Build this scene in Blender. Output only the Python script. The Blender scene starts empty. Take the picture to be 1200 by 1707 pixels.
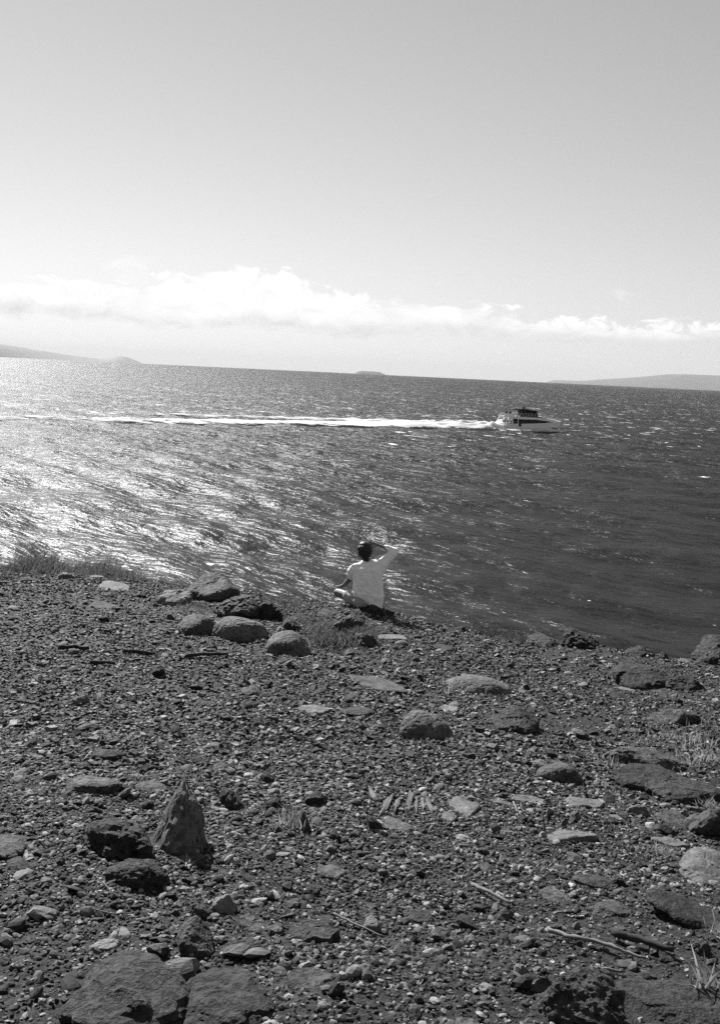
import bpy, bmesh, math, random
import numpy as np
from mathutils import Matrix, Vector

# ------------------------------------------------------------------ camera, sky, sun, exposure
sc = bpy.context.scene
COL = sc.collection
FPX = 1600.0                      # focal length in pixels of the 1200 x 1707 photograph
CAMZ = 15.3                       # metres above the sea
PITCH = math.radians(8.31)
ROLL = math.radians(2.69)
cam_d = bpy.data.cameras.new('camera')
cam_d.sensor_fit = 'VERTICAL'
cam_d.sensor_height = 36.0
cam_d.lens = 36.0 * FPX / 1707.0
cam_d.clip_start = 0.05
cam_d.clip_end = 200000.0
cam = bpy.data.objects.new('camera', cam_d)
COL.objects.link(cam)
RM = Matrix.Rotation(math.pi / 2 - PITCH, 4, 'X') @ Matrix.Rotation(ROLL, 4, 'Z')
cam.matrix_world = Matrix.Translation((0, 0, CAMZ)) @ RM
sc.camera = cam

SUN_AZ = math.radians(-29)        # left of the view axis (+Y)
SUN_EL = math.radians(36)
SDIR = Vector((math.sin(SUN_AZ) * math.cos(SUN_EL), math.cos(SUN_AZ) * math.cos(SUN_EL), math.sin(SUN_EL)))
sl = bpy.data.lights.new('sun', 'SUN')
sl.energy = 5.0
sl.angle = math.radians(0.53)
sl.color = (1, 1, 1)
sun = bpy.data.objects.new('sun', sl)
sun.rotation_euler = (-SDIR).to_track_quat('-Z', 'Y').to_euler()
sun.location = (0, 0, 60)
COL.objects.link(sun)

sc.view_settings.view_transform = 'Standard'
sc.view_settings.look = 'None'
sc.view_settings.exposure = 1.15
sc.view_settings.gamma = 1.0
sc.view_settings.use_curve_mapping = False
sc.render.engine = 'CYCLES'
sc.cycles.use_denoising = False
sc.cycles.max_bounces = 5
sc.cycles.diffuse_bounces = 2
sc.cycles.glossy_bounces = 2
sc.cycles.transmission_bounces = 3
sc.cycles.transparent_max_bounces = 8
sc.cycles.volume_bounces = 0
sc.cycles.caustics_reflective = False
sc.cycles.caustics_refractive = False
sc.cycles.sample_clamp_indirect = 3.0


class NT:
    """small helper for node trees"""
    def __init__(s, tree):
        s.t = tree
        tree.nodes.clear()

    def n(s, kind, **kw):
        nd = s.t.nodes.new(kind)
        for k, v in kw.items():
            if k.startswith('i_'):
                key = k[2:]
                key = int(key) if key.isdigit() else key.replace('_', ' ')
                s.put(nd.inputs[key], v)
            else:
                setattr(nd, k, v)
        return nd

    def put(s, sock, v):
        if isinstance(v, bpy.types.NodeSocket):
            s.t.links.new(v, sock)
        else:
            sock.default_value = v

    def m(s, op, a, b=0.0, c=0.0, clamp=False):
        nd = s.t.nodes.new('ShaderNodeMath')
        nd.operation = op
        nd.use_clamp = clamp
        s.put(nd.inputs[0], a); s.put(nd.inputs[1], b); s.put(nd.inputs[2], c)
        return nd.outputs[0]

    def vm(s, op, a, b=(0, 0, 0)):
        nd = s.t.nodes.new('ShaderNodeVectorMath')
        nd.operation = op
        s.put(nd.inputs[0], a); s.put(nd.inputs[1], b)
        return nd.outputs[0]

    def ramp(s, x, lo, hi, a=0.0, b=1.0, smooth=True):
        nd = s.t.nodes.new('ShaderNodeMapRange')
        nd.interpolation_type = 'SMOOTHSTEP' if smooth else 'LINEAR'
        for i, v in enumerate((x, lo, hi, a, b)):
            s.put(nd.inputs[i], v)
        return nd.outputs[0]

    def noise(s, vec, scale, detail=3.0, rough=0.5, out=0, dist=0.0):
        nd = s.t.nodes.new('ShaderNodeTexNoise')
        s.put(nd.inputs['Vector'], vec)
        nd.inputs['Scale'].default_value = scale
        nd.inputs['Detail'].default_value = detail
        nd.inputs['Roughness'].default_value = rough
        nd.inputs['Distortion'].default_value = dist
        return nd.outputs[out]

    def xyz(s, x, y, z=0.0):
        nd = s.t.nodes.new('ShaderNodeCombineXYZ')
        s.put(nd.inputs[0], x); s.put(nd.inputs[1], y); s.put(nd.inputs[2], z)
        return nd.outputs[0]

    def sep(s, v):
        nd = s.t.nodes.new('ShaderNodeSeparateXYZ')
        s.put(nd.inputs[0], v)
        return nd.outputs

    def mapping(s, v, rot=(0, 0, 0), scale=(1, 1, 1)):
        nd = s.t.nodes.new('ShaderNodeMapping')
        s.put(nd.inputs[0], v)
        nd.inputs['Rotation'].default_value = rot
        nd.inputs['Scale'].default_value = scale
        return nd.outputs[0]


# ---- world: Nishita sky on black-and-white film, with a bank of trade-wind cloud low on the horizon
world = bpy.data.worlds.new('World')
sc.world = world
world.use_nodes = True
w = NT(world.node_tree)
sky = w.n('ShaderNodeTexSky', sky_type='NISHITA', sun_disc=False, sun_elevation=SUN_EL, sun_rotation=SUN_AZ,
          altitude=15.0, air_density=1.0, dust_density=0.05, ozone_density=1.0)
scol = w.t.nodes.new('ShaderNodeSeparateColor')
w.put(scol.inputs[0], sky.outputs[0])
film = w.m('ADD', w.m('MULTIPLY', scol.outputs[0], 0.15),
           w.m('ADD', w.m('MULTIPLY', scol.outputs[1], 0.265), w.m('MULTIPLY', scol.outputs[2], 0.455)))
SKY_STRENGTH = 0.0505
dirn = w.vm('NORMALIZE', w.n('ShaderNodeTexCoord').outputs['Generated'])
dx, dy, dz = w.sep(dirn)
deg = 180 / math.pi
el = w.m('MULTIPLY', w.m('ARCSINE', dz), deg)
az = w.m('MULTIPLY', w.m('ARCTAN2', dx, dy), deg)
nvec = w.xyz(w.m('MULTIPLY', az, 0.55), el, 3.7)
broad = w.noise(w.xyz(w.m('MULTIPLY', az, 1.0), 0.0, 8.1), 0.16, 2.0)         # heaps along the bank
puff = w.noise(nvec, 1.05, 9.0, 0.62, dist=0.5)
puff2 = w.noise(w.vm('ADD', nvec, (31.0, 5.5, 2.0)), 0.30, 4.0, 0.5)
bump = w.m('POWER', 2.718, w.m('MULTIPLY', w.m('POWER', w.m('DIVIDE', w.m('ADD', az, 7.0), 5.2), 2.0), -1.0))
fall = w.ramp(az, 2.0, 20.0, 0.0, 1.0)
top = w.m('ADD', w.m('ADD', 4.15, w.m('MULTIPLY', bump, 1.5)), w.m('MULTIPLY', w.m('SUBTRACT', broad, 0.5), 1.6))
top = w.m('SUBTRACT', top, w.m('MULTIPLY', fall, 0.55))
top = w.m('ADD', top, w.m('MULTIPLY', w.m('SUBTRACT', puff, 0.5), 3.6))
bot = w.m('ADD', 2.25, w.m('MULTIPLY', w.m('SUBTRACT', puff2, 0.5), 2.2))
bot = w.m('ADD', bot, w.m('MULTIPLY', w.m('SUBTRACT', puff, 0.5), 0.9))
m_top = w.ramp(w.m('SUBTRACT', top, el), -0.05, 0.42)
m_bot = w.ramp(w.m('SUBTRACT', el, bot), -0.25, 0.4)
body = w.ramp(w.noise(w.vm('ADD', nvec, (7.0, 50.0, 9.0)), 0.35, 4.0, 0.55), 0.30, 0.50, 0.30, 1.0)
cmask = w.m('MULTIPLY', w.m('MULTIPLY', m_top, m_bot), body)
wisp = w.ramp(w.noise(w.vm('ADD', nvec, (90.0, 0.0, 0.0)), 0.5, 6.0, 0.6), 0.58, 0.72, 0.0, 0.5)
wisp = w.m('MULTIPLY', wisp, w.m('MULTIPLY', w.ramp(el, 1.5, 3.0), w.ramp(el, 7.0, 4.5)))
cmask = w.m('MAXIMUM', cmask, wisp)
under = w.ramp(w.m('ADD', w.m('SUBTRACT', el, bot), w.m('MULTIPLY', w.m('SUBTRACT', puff, 0.5), 1.2)), -0.3, 1.1)
ccol = w.m('ADD', w.m('ADD', 0.35, w.m('MULTIPLY', under, 0.13)), w.m('MULTIPLY', w.m('SUBTRACT', puff, 0.5), 0.22))                         # grey undersides, sunlit tops
bg = w.n('ShaderNodeBackground')
skyv = w.m('MULTIPLY', film, SKY_STRENGTH)
mixv = w.m('ADD', w.m('MULTIPLY', skyv, w.m('SUBTRACT', 1.0, cmask)), w.m('MULTIPLY', ccol, cmask))
mixc = w.xyz(mixv, mixv, mixv)
w.put(bg.inputs['Color'], mixc)
bg.inputs['Strength'].default_value = 1.0
wo = w.n('ShaderNodeOutputWorld')
w.put(wo.inputs[0], bg.outputs[0])

# ------------------------------------------------------------------ helpers
rng = np.random.default_rng(11)
random.seed(5)


def pix_dir(x, y):
    v = RM.to_3x3() @ Vector(((x - 600.0) / FPX, (853.5 - y) / FPX, -1.0))
    return np.array(v.normalized())


def _h(ix, iy, iz, seed):
    n = (ix * 374761393 + iy * 668265263 + iz * 2147483647 + seed * 1274126177) & 0xFFFFFFFF
    n = ((n ^ (n >> 13)) * 1274126177) & 0xFFFFFFFF
    n = ((n ^ (n >> 16)) * 2246822519) & 0xFFFFFFFF
    return ((n ^ (n >> 15)) & 0xFFFFFF) / float(0xFFFFFF)


def vnoise(x, y, z=None, seed=0):
    x = np.asarray(x, float); y = np.asarray(y, float)
    z = np.zeros_like(x) if z is None else np.asarray(z, float)
    ix = np.floor(x).astype(np.int64); iy = np.floor(y).astype(np.int64); iz = np.floor(z).astype(np.int64)
    fx = x - ix; fy = y - iy; fz = z - iz
    fx = fx * fx * (3 - 2 * fx); fy = fy * fy * (3 - 2 * fy); fz = fz * fz * (3 - 2 * fz)
    r = 0
    for a in (0, 1):
        for b in (0, 1):
            for c in (0, 1):
                r = r + _h(ix + a, iy + b, iz + c, seed) * (fx if a else 1 - fx) * (fy if b else 1 - fy) * (fz if c else 1 - fz)
    return r * 2 - 1


def fbm(x, y, z=None, seed=0, octv=4, gain=0.5):
    r, a, s = 0, 1.0, 1.0
    for o in range(octv):
        r = r + a * vnoise(np.asarray(x) * s, np.asarray(y) * s, None if z is None else np.asarray(z) * s, seed + o * 17)
        a *= gain; s *= 2.03
    return r


def mesh_np(name, V, F, smooth=False):
    """mesh from arrays; F is (n,3) or (n,4), or a list of such arrays"""
    Fs = F if isinstance(F, list) else [F]
    me = bpy.data.meshes.new(name)
    V = np.ascontiguousarray(V, dtype=np.float32)
    me.vertices.add(len(V))
    me.vertices.foreach_set('co', V.ravel())
    loops = np.concatenate([np.ascontiguousarray(f, dtype=np.int32).ravel() for f in Fs])
    sizes = np.concatenate([np.full(len(f), f.shape[1], dtype=np.int32) for f in Fs])
    starts = np.concatenate([[0], np.cumsum(sizes)[:-1]]).astype(np.int32)
    me.loops.add(len(loops))
    me.loops.foreach_set('vertex_index', loops)
    me.polygons.add(len(sizes))
    me.polygons.foreach_set('loop_start', starts)
    me.polygons.foreach_set('use_smooth', np.full(len(sizes), smooth, dtype=bool))
    me.update(calc_edges=True)
    return me


def grid_faces(nr, nc):
    a = np.arange(nr * nc).reshape(nr, nc)
    return np.stack([a[:-1, :-1].ravel(), a[:-1, 1:].ravel(), a[1:, 1:].ravel(), a[1:, :-1].ravel()], 1)


def link(name, me, mat, parent=None):
    o = bpy.data.objects.new(name, me)
    COL.objects.link(o)
    if mat is not None and me is not None and not me.materials:
        me.materials.append(mat)
    if parent is not None:
        o.parent = parent
    return o


def tag(o, label=None, cat=None, group=None, kind=None):
    if label: o['label'] = label
    if cat: o['category'] = cat
    if group: o['group'] = group
    if kind: o['kind'] = kind
    return o


def empty(name, loc=(0, 0, 0)):
    o = bpy.data.objects.new(name, None)
    o.empty_display_size = 0.1
    o.location = loc
    COL.objects.link(o)
    return o


def ico(sub):
    bm = bmesh.new()
    bmesh.ops.create_icosphere(bm, subdivisions=sub, radius=1.0)
    V = np.array([v.co[:] for v in bm.verts])
    F = np.array([[v.index for v in f.verts] for f in bm.faces])
    bm.free()
    return V, F


ICO = {k: ico(k) for k in (1, 2, 3, 4, 5)}


def plain(name, col, rough=0.8, spec=0.3, metal=0.0):
    mt = bpy.data.materials.new(name)
    mt.use_nodes = True
    t = NT(mt.node_tree)
    b = t.n('ShaderNodeBsdfPrincipled')
    tc = t.n('ShaderNodeTexCoord').outputs['Object']
    v = t.ramp(t.noise(tc, 9.0, 4.0), 0.3, 0.7, col * 0.86, col * 1.1)
    t.put(b.inputs['Base Color'], t.xyz(v, v, v))
    b.inputs['Roughness'].default_value = rough
    b.inputs['Specular IOR Level'].default_value = spec
    b.inputs['Metallic'].default_value = metal
    t.put(t.n('ShaderNodeOutputMaterial').inputs[0], b.outputs[0])
    return mt


def rock_mat(name, lo, hi, scale=6.0, bump=0.6, bdist=0.02, island=False, pits=0.0):
    mt = bpy.data.materials.new(name)
    mt.use_nodes = True
    t = NT(mt.node_tree)
    b = t.n('ShaderNodeBsdfPrincipled')
    geo = t.n('ShaderNodeNewGeometry')
    pos = geo.outputs['Position']
    n1 = t.noise(pos, scale, 6.0, 0.62)
    n2 = t.noise(pos, scale * 9, 4.0, 0.65)
    n3 = t.noise(pos, scale * 0.4, 3.0, 0.5)
    f = t.m('ADD', t.m('MULTIPLY', n1, 0.5), t.m('ADD', t.m('MULTIPLY', n2, 0.28), t.m('MULTIPLY', n3, 0.22)))
    f = t.ramp(f, 0.34, 0.66)
    v = t.m('ADD', lo, t.m('MULTIPLY', f, hi - lo))
    if island:
        ri = geo.outputs['Random Per Island']
        k = t.m('ADD', 0.27, t.m('MULTIPLY', t.m('POWER', ri, 3.6), 4.2))
        v = t.m('MULTIPLY', v, k)
    else:
        ob = t.n('ShaderNodeObjectInfo').outputs['Random']
        v = t.m('MULTIPLY', v, t.m('ADD', 0.82, t.m('MULTIPLY', ob, 0.38)))
        lichen = t.ramp(t.noise(pos, scale * 1.9, 6.0, 0.75), 0.56, 0.66, 0.0, 0.8)
        v = t.m('ADD', v, t.m('MULTIPLY', lichen, hi * 0.55))
    t.put(b.inputs['Base Color'], t.xyz(v, v, v))
    b.inputs['Roughness'].default_value = 0.82
    b.inputs['Specular IOR Level'].default_value = 0.28
    if bump:
        h = t.m('ADD', t.m('MULTIPLY', n1, 0.9), t.m('MULTIPLY', n2, 0.45))
        if pits:
            pn = t.noise(pos, scale * 4.0, 5.0, 0.7)
            h = t.m('ADD', h, t.m('MULTIPLY', t.ramp(pn, 0.36, 0.5), pits))
        bp = t.n('ShaderNodeBump', i_Strength=bump, i_Distance=bdist)
        t.put(bp.inputs['Height'], h)
        t.put(b.inputs['Normal'], bp.outputs[0])
    t.put(t.n('ShaderNodeOutputMaterial').inputs[0], b.outputs[0])
    return mt


M_DARK = rock_mat('dark_lava_rock', 0.009, 0.040, 7.0, 1.0, 0.026, pits=0.45)
M_MID = rock_mat('grey_lava_rock', 0.026, 0.084, 7.0, 1.0, 0.022, pits=0.35)
M_PALE = rock_mat('pale_weathered_rock', 0.060, 0.140, 8.0, 0.7, 0.016, pits=0.2)
M_FACE = rock_mat('mid_pale_rock', 0.045, 0.120, 7.0, 1.0, 0.022, pits=0.3)  # tone set between the grey and the pale rock
M_GRAVEL = rock_mat('gravel', 0.033, 0.075, 30.0, 0.0, 0.01, island=True)

# ------------------------------------------------------------------ the ground of the headland
# outline of the brink in the photograph with the distance of each point along the ground
EDGE = [(-700, 915, 19.0), (-300, 925, 17.0), (0, 948, 15.6), (120, 952, 15.2), (250, 966, 14.7), (330, 978, 14.3), (430, 990, 13.8),
        (520, 1004, 13.4), (585, 1014, 13.1), (640, 1023, 12.9), (700, 1036, 12.7), (760, 1048, 12.5), (870, 1068, 12.2),
        (1000, 1074, 12.0), (1080, 1090, 11.6), (1120, 1097, 11.4), (1170, 1098, 11.3), (1300, 1120, 11.2), (1700, 1150, 11.2)]
EP = []
for ex, ey, ed in EDGE:
    d = pix_dir(ex, ey)
    s = ed / math.hypot(d[0], d[1])
    EP.append(np.array((0, 0, CAMZ)) + d * s)
EP = np.array(EP)
EP = EP[np.argsort(EP[:, 0])]
Z0 = CAMZ - 1.62


def edge_yz(X):
    return np.interp(X, EP[:, 0], EP[:, 1]), np.interp(X, EP[:, 0], EP[:, 2])


def ground(X, Y, detail=True):
    X = np.asarray(X, float); Y = np.asarray(Y, float)
    Ye, Ze = edge_yz(X)
    Ye = Ye + 0.16 * vnoise(X * 1.1, X * 0 + 3.3, seed=4) + 0.07 * vnoise(X * 3.7, X * 0, seed=5)
    t = Y / Ye
    z = np.where(Y < 0, Z0 - 0.09 * Y, Z0 + (Ze - Z0) * t)
    q = np.maximum(Y - Ye, 0)
    drop = 0.30 * q + 0.55 * np.minimum(q, 1.0) ** 2 + 1.45 * np.maximum(q - 1.0, 0)
    z = z - drop
    nf = np.clip(np.hypot(X, Y) / 3.0, 0.35, 1.0)
    z = z + nf * (0.050 * vnoise(X * 0.55, Y * 0.55, seed=1) + 0.022 * vnoise(X * 1.7, Y * 1.7, seed=2)
                  + 0.010 * vnoise(X * 4.6, Y * 4.6, seed=3)) * np.where(q > 0, 1 + 2.5 * np.minimum(q, 4), 1)
    if detail:
        z = z + 0.006 * vnoise(X * 13, Y * 13, seed=6) + 0.005 * fbm(X * 5.5, Y * 5.5, seed=16, octv=2) + 0.9 * np.minimum(q / 4, 1) * np.abs(vnoise(X * 0.45, Y * 0.8, seed=8))
    return z


def hit(x, y):
    """where the ray of a photograph pixel meets the ground"""
    d = pix_dir(x, y)
    t = np.linspace(1.5, 40, 3000)
    P = np.array((0, 0, CAMZ))[None] + d[None] * t[:, None]
    below = P[:, 2] < ground(P[:, 0], P[:, 1], False)
    if not below.any():
        return hit(x, y + 4)               # just above the brink: take the brink itself
    i = int(np.argmax(below))
    return P[i], t[i]


def sea_hit(x, y):
    d = pix_dir(x, y)
    t = CAMZ / -d[2]
    return np.array((0, 0, CAMZ)) + d * t, t


xs = np.concatenate([np.linspace(-80, -9, 40)[:-1], np.arange(-9, 9, 0.045), np.linspace(9, 80, 40)])
ty = np.concatenate([np.linspace(-45, 0.5, 40)[:-1], np.arange(0.5, 11.0, 0.05)])
XX, TT = np.meshgrid(xs, ty)
YeX, _ = edge_yz(xs)
# rows: plain Y up to the edge zone, then sheared rows that follow the brink and go down the cliff
rows_t = np.concatenate([np.linspace(0, 1.0, 75)[1:], 1.0 + np.cumsum(np.linspace(0.008, 0.12, 34))])
YY1 = TT
YY2 = 10.95 + (YeX[None, :] - 10.95 + 0.35) * np.minimum(rows_t, 1)[:, None] + np.maximum(rows_t - 1, 0)[:, None] * 5.5
XA = np.concatenate([XX, np.repeat(xs[None], len(rows_t), 0)])
YA = np.concatenate([YY1, YY2])
ZA = ground(XA, YA)
ZA = np.maximum(ZA, -2.5)
gm = mesh_np('ground', np.stack([XA.ravel(), YA.ravel(), ZA.ravel()], 1), grid_faces(*XA.shape), True)
M_SOIL = rock_mat('stony_soil', 0.007, 0.025, 9.0, 1.0, 0.02, pits=0.6)
tag(link('ground', gm, M_SOIL), 'dark stony soil of the headland sloping down to the cliff edge', kind='structure')

# ------------------------------------------------------------------ sea
R_EARTH = 6.371e6
azs = np.radians(np.concatenate([np.linspace(-100, -27, 40)[:-1], np.arange(-27, 27, 0.14), np.linspace(27, 100, 40)]))
rad = [14.0]
while rad[-1] < 36000:
    rad.append(rad[-1] * (1.0125 if rad[-1] < 1500 else 1.03))
rad = np.array(rad)
AA, RR = np.meshgrid(azs, rad)
SX = np.sin(AA) * RR; SY = np.cos(AA) * RR


def swell(X, Y, R):
    z = 0
    rr = np.random.default_rng(3)
    base = math.atan2(0.62, 0.78)
    for lam in (31, 22, 16, 11.5, 8.2, 6.0, 4.4, 3.2):
        for k in range(2):
            a = base + rr.normal(0, 0.38)
            ph = rr.uniform(0, 6.28)
            amp = 0.0075 * lam * rr.uniform(0.7, 1.1) * (0.55 if lam > 20 else 1.0)
            fade = np.clip(lam / (R * 0.0125 * 2.2) - 1.0, 0, 1)      # no finer than the mesh there
            p = (X * math.cos(a) + Y * math.sin(a)) * 2 * math.pi / lam + ph + 1.5 * vnoise(X / (lam * 3), Y / (lam * 3), seed=40 + k)
            z = z + amp * fade * (np.sin(p) + 0.25 * np.sin(2 * p + 0.6))
    return z


SZ = swell(SX, SY, RR) * np.clip((RR - 14) / 20, 0.2, 1) - RR ** 2 / (2 * R_EARTH)
sm = mesh_np('sea', np.stack([SX.ravel(), SY.ravel(), SZ.ravel()], 1), grid_faces(*SX.shape)[:, ::-1], True)

M_SEA = bpy.data.materials.new('sea_water')
M_SEA.use_nodes = True
t = NT(M_SEA.node_tree)
geo = t.n('ShaderNodeNewGeometry')
pos = geo.outputs['Position']
CR = math.radians(-48)                                    # crests run away to the left and towards us on the right


def wpos(turn, stretch, off=(0, 0, 0)):
    """coordinates across and along the wave crests; features are longer along the crest"""
    a = CR + turn
    p = t.vm('ADD', pos, off)
    du = t.n('ShaderNodeVectorMath', operation='DOT_PRODUCT'); t.put(du.inputs[0], p); du.inputs[1].default_value = (-math.sin(a), math.cos(a), 0)
    dv = t.n('ShaderNodeVectorMath', operation='DOT_PRODUCT'); t.put(dv.inputs[0], p); dv.inputs[1].default_value = (math.cos(a) * stretch, math.sin(a) * stretch, 0)
    return t.xyz(du.outputs['Value'], dv.outputs['Value'], 0.0)


def slope(scale, stretch, amp, turn, detail=2.0, off=(0, 0, 0)):
    col = t.noise(wpos(turn, stretch, off), scale, detail, 0.55, out=1)
    return t.vm('MULTIPLY', t.vm('SUBTRACT', col, (0.5, 0.5, 0.5)), (amp, amp, 0))


gust = t.ramp(t.noise(wpos(0.0, 0.35), 0.06, 3.0, 0.55), 0.3, 0.68, 0.68, 1.20)
s1 = slope(0.45, 0.35, 1.05, 0.0)
s2 = slope(1.7, 0.4, 1.9, 0.25, 2.0, (40, 3, 0))
s3 = slope(6.0, 0.6, 1.8, -0.2, 2.0, (7, 90, 0))
ss = t.vm('ADD', s1, t.vm('ADD', s2, s3))
shel = t.ramp(t.sep(pos)[1], 62.0, 230.0, 0.30, 1.0)
gust = t.m('MULTIPLY', gust, shel)      # calmer under the cliff
gx = t.xyz(gust, gust, gust)
ss = t.vm('MULTIPLY', ss, gx)
hh = t.m('ADD', t.m('MULTIPLY', t.noise(wpos(0.1, 0.33, (3, 3, 0)), 1.05, 4.0, 0.55), 0.85), t.m('MULTIPLY', t.noise(wpos(-0.15, 0.3, (9, 1, 0)), 0.22, 2.0, 0.5), 1.3))
bw = t.n('ShaderNodeBump', i_Strength=1.0, i_Distance=0.85)
t.put(bw.inputs['Height'], hh)
t.put(bw.inputs['Distance'], t.m('ADD', t.m('MULTIPLY', shel, 0.55), 0.36))
nrm = t.vm('NORMALIZE', t.vm('ADD', bw.outputs[0], ss))
# whitecaps: broken crests in wind-blown streaks
cap = t.noise(wpos(0.05, 0.38, (500, 0, 0)), 0.42, 5.0, 0.62, dist=0.4)
capl = t.noise(wpos(0.0, 0.5, (0, 700, 0)), 0.05, 2.0, 0.5)
offsh = t.ramp(t.sep(pos)[1], 70.0, 330.0, 0.0, 0.085)      # the cliff shelters the water close in
thr = t.m('SUBTRACT', t.m('SUBTRACT', 0.725, offsh), t.m('MULTIPLY', t.ramp(capl, 0.42, 0.72), 0.08))
foam = t.ramp(t.m('SUBTRACT', cap, thr), 0.0, 0.035)
lace = t.ramp(t.noise(pos, 5.0, 4.0, 0.6), 0.38, 0.55, 0.25, 1.0)
foam = t.m('MULTIPLY', foam, lace)
wb = t.n('ShaderNodeBsdfPrincipled', i_Roughness=0.38, i_IOR=1.333)
wb.inputs['Base Color'].default_value = (0.012, 0.012, 0.012, 1)
wb.inputs['Specular IOR Level'].default_value = 0.30
t.put(wb.inputs['Normal'], nrm)
fb = t.n('ShaderNodeBsdfDiffuse')
fb.inputs[0].default_value = (0.78, 0.78, 0.78, 1)
refl_cut = t.n('ShaderNodeBsdfDiffuse')                       # flat dark tone mixed in to weaken the sea's sky reflection
refl_cut.inputs[0].default_value = (0.012, 0.012, 0.012, 1)
wm = t.n('ShaderNodeMixShader', i_0=0.56)
t.put(wm.inputs[1], wb.outputs[0]); t.put(wm.inputs[2], refl_cut.outputs[0])
mx = t.n('ShaderNodeMixShader')
t.put(mx.inputs[0], foam); t.put(mx.inputs[1], wm.outputs[0]); t.put(mx.inputs[2], fb.outputs[0])
t.put(t.n('ShaderNodeOutputMaterial').inputs[0], mx.outputs[0])
tag(link('sea', sm, M_SEA), 'dark choppy sea with whitecaps and sun glitter reaching the horizon', kind='structure')

# ------------------------------------------------------------------ far islands
M_ISLE = rock_mat('far_island_scrub', 0.035, 0.075, 0.01, 0.0)


def island(name, label, dist, prof, depth, seed, rough=0.06):
    """prof: list of (photo x, pixels above the sea line there); ridge line set at `dist` metres"""
    px = np.array([p[0] for p in prof], float); ph = np.array([p[1] for p in prof], float)
    n = 140
    u = np.linspace(px[0], px[-1], n)
    hgt = np.interp(u, px, ph)
    k = max(1, int(n * 0.02))
    hgt = np.convolve(np.pad(hgt, k, mode='edge'), np.ones(2 * k + 1) / (2 * k + 1), 'valid')
    mpp = dist / FPX
    drop = -dist ** 2 / (2 * R_EARTH)
    # the curve of the sea hides the foot of everything past the horizon
    hide = max(0.0, (dist - math.sqrt(2 * R_EARTH * CAMZ))) ** 2 / (2 * R_EARTH)
    dep = np.linspace(-1, 1, 41)
    V = []
    for j, dj in enumerate(dep):
        for i in range(n):
            aa = math.atan2(*pix_dir(u[i], 620 + 0.047 * (u[i] - 600))[:2])
            r = dist + dj * depth
            H = hgt[i] * mpp + hide
            cs = max(0.0, 1 - abs(dj) ** 1.6)
            V.append((math.sin(aa) * r, math.cos(aa) * r, H * cs - 8 * (1 - cs)))
    V = np.array(V)
    nz = fbm(V[:, 0] / (depth * 0.5), V[:, 1] / (depth * 0.5), seed=seed, octv=5)
    V[:, 2] += nz * rough * (V[:, 2] + 10) + drop
    me = mesh_np(name, V, grid_faces(41, n), True)
    return tag(link(name, me, M_ISLE), label, 'island', kind='structure')


island('island', 'long low coast sloping down to a small round hill, left horizon', 16000,
       [(-420, 22), (-330, 33), (-230, 36), (-120, 30), (0, 20.5), (60, 14), (120, 8), (165, 4.5), (178, 4.5), (190, 9.5), (203, 11), (215, 9), (228, 4), (240, 0.3), (246, -3)], 700, 71, 0.03)
island('island', 'tiny low islet alone in the middle of the horizon', 17500,
       [(590, -2), (594, 3), (602, 5), (620, 5), (632, 4.5), (640, 2), (645, -2)], 160, 72, 0.04)
island('island', 'broad pale flat-topped island on the right horizon', 24000,
       [(905, -3), (914, 4), (925, 4.8), (965, 5), (1020, 11), (1070, 17), (1110, 21.5), (1130, 22.5), (1160, 23), (1200, 23), (1260, 23), (1360, 17), (1480, 6), (1530, -3)], 1800, 73, 0.03)

# ------------------------------------------------------------------ haze over the sea
hz = bpy.data.meshes.new('haze')
bm = bmesh.new()
bmesh.ops.create_cube(bm, size=1.0)
bm.to_mesh(hz); bm.free()
M_HAZE = bpy.data.materials.new('sea_haze')
M_HAZE.use_nodes = True
t = NT(M_HAZE.node_tree)
pv = t.n('ShaderNodeVolumePrincipled')
pv.inputs['Color'].default_value = (0.70, 0.70, 0.70, 1)
pv.inputs['Density'].default_value = 2.5e-5
pv.inputs['Anisotropy'].default_value = 0.0
t.put(t.n('ShaderNodeOutputMaterial').inputs['Volume'], pv.outputs[0])
ho = link('haze', hz, M_HAZE)
ho.scale = (80000, 80000, 560)
ho.location = (0, 0, 280 - 108)
tag(ho, 'thin pale haze in the air over the sea', kind='stuff')

# ------------------------------------------------------------------ rocks and boulders
def rock_radius(D, rs, planes=14, p=14.0, lo=0.62):
    n = rs.normal(size=(planes, 3)); n /= np.linalg.norm(n, axis=1)[:, None]
    d = rs.uniform(lo, 1.0, planes)
    dots = np.maximum(D @ n.T, 0) / d[None]
    base = 1.0 / 1.12
    return (np.sum(dots ** p, axis=1) + base ** p) ** (-1.0 / p)


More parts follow.
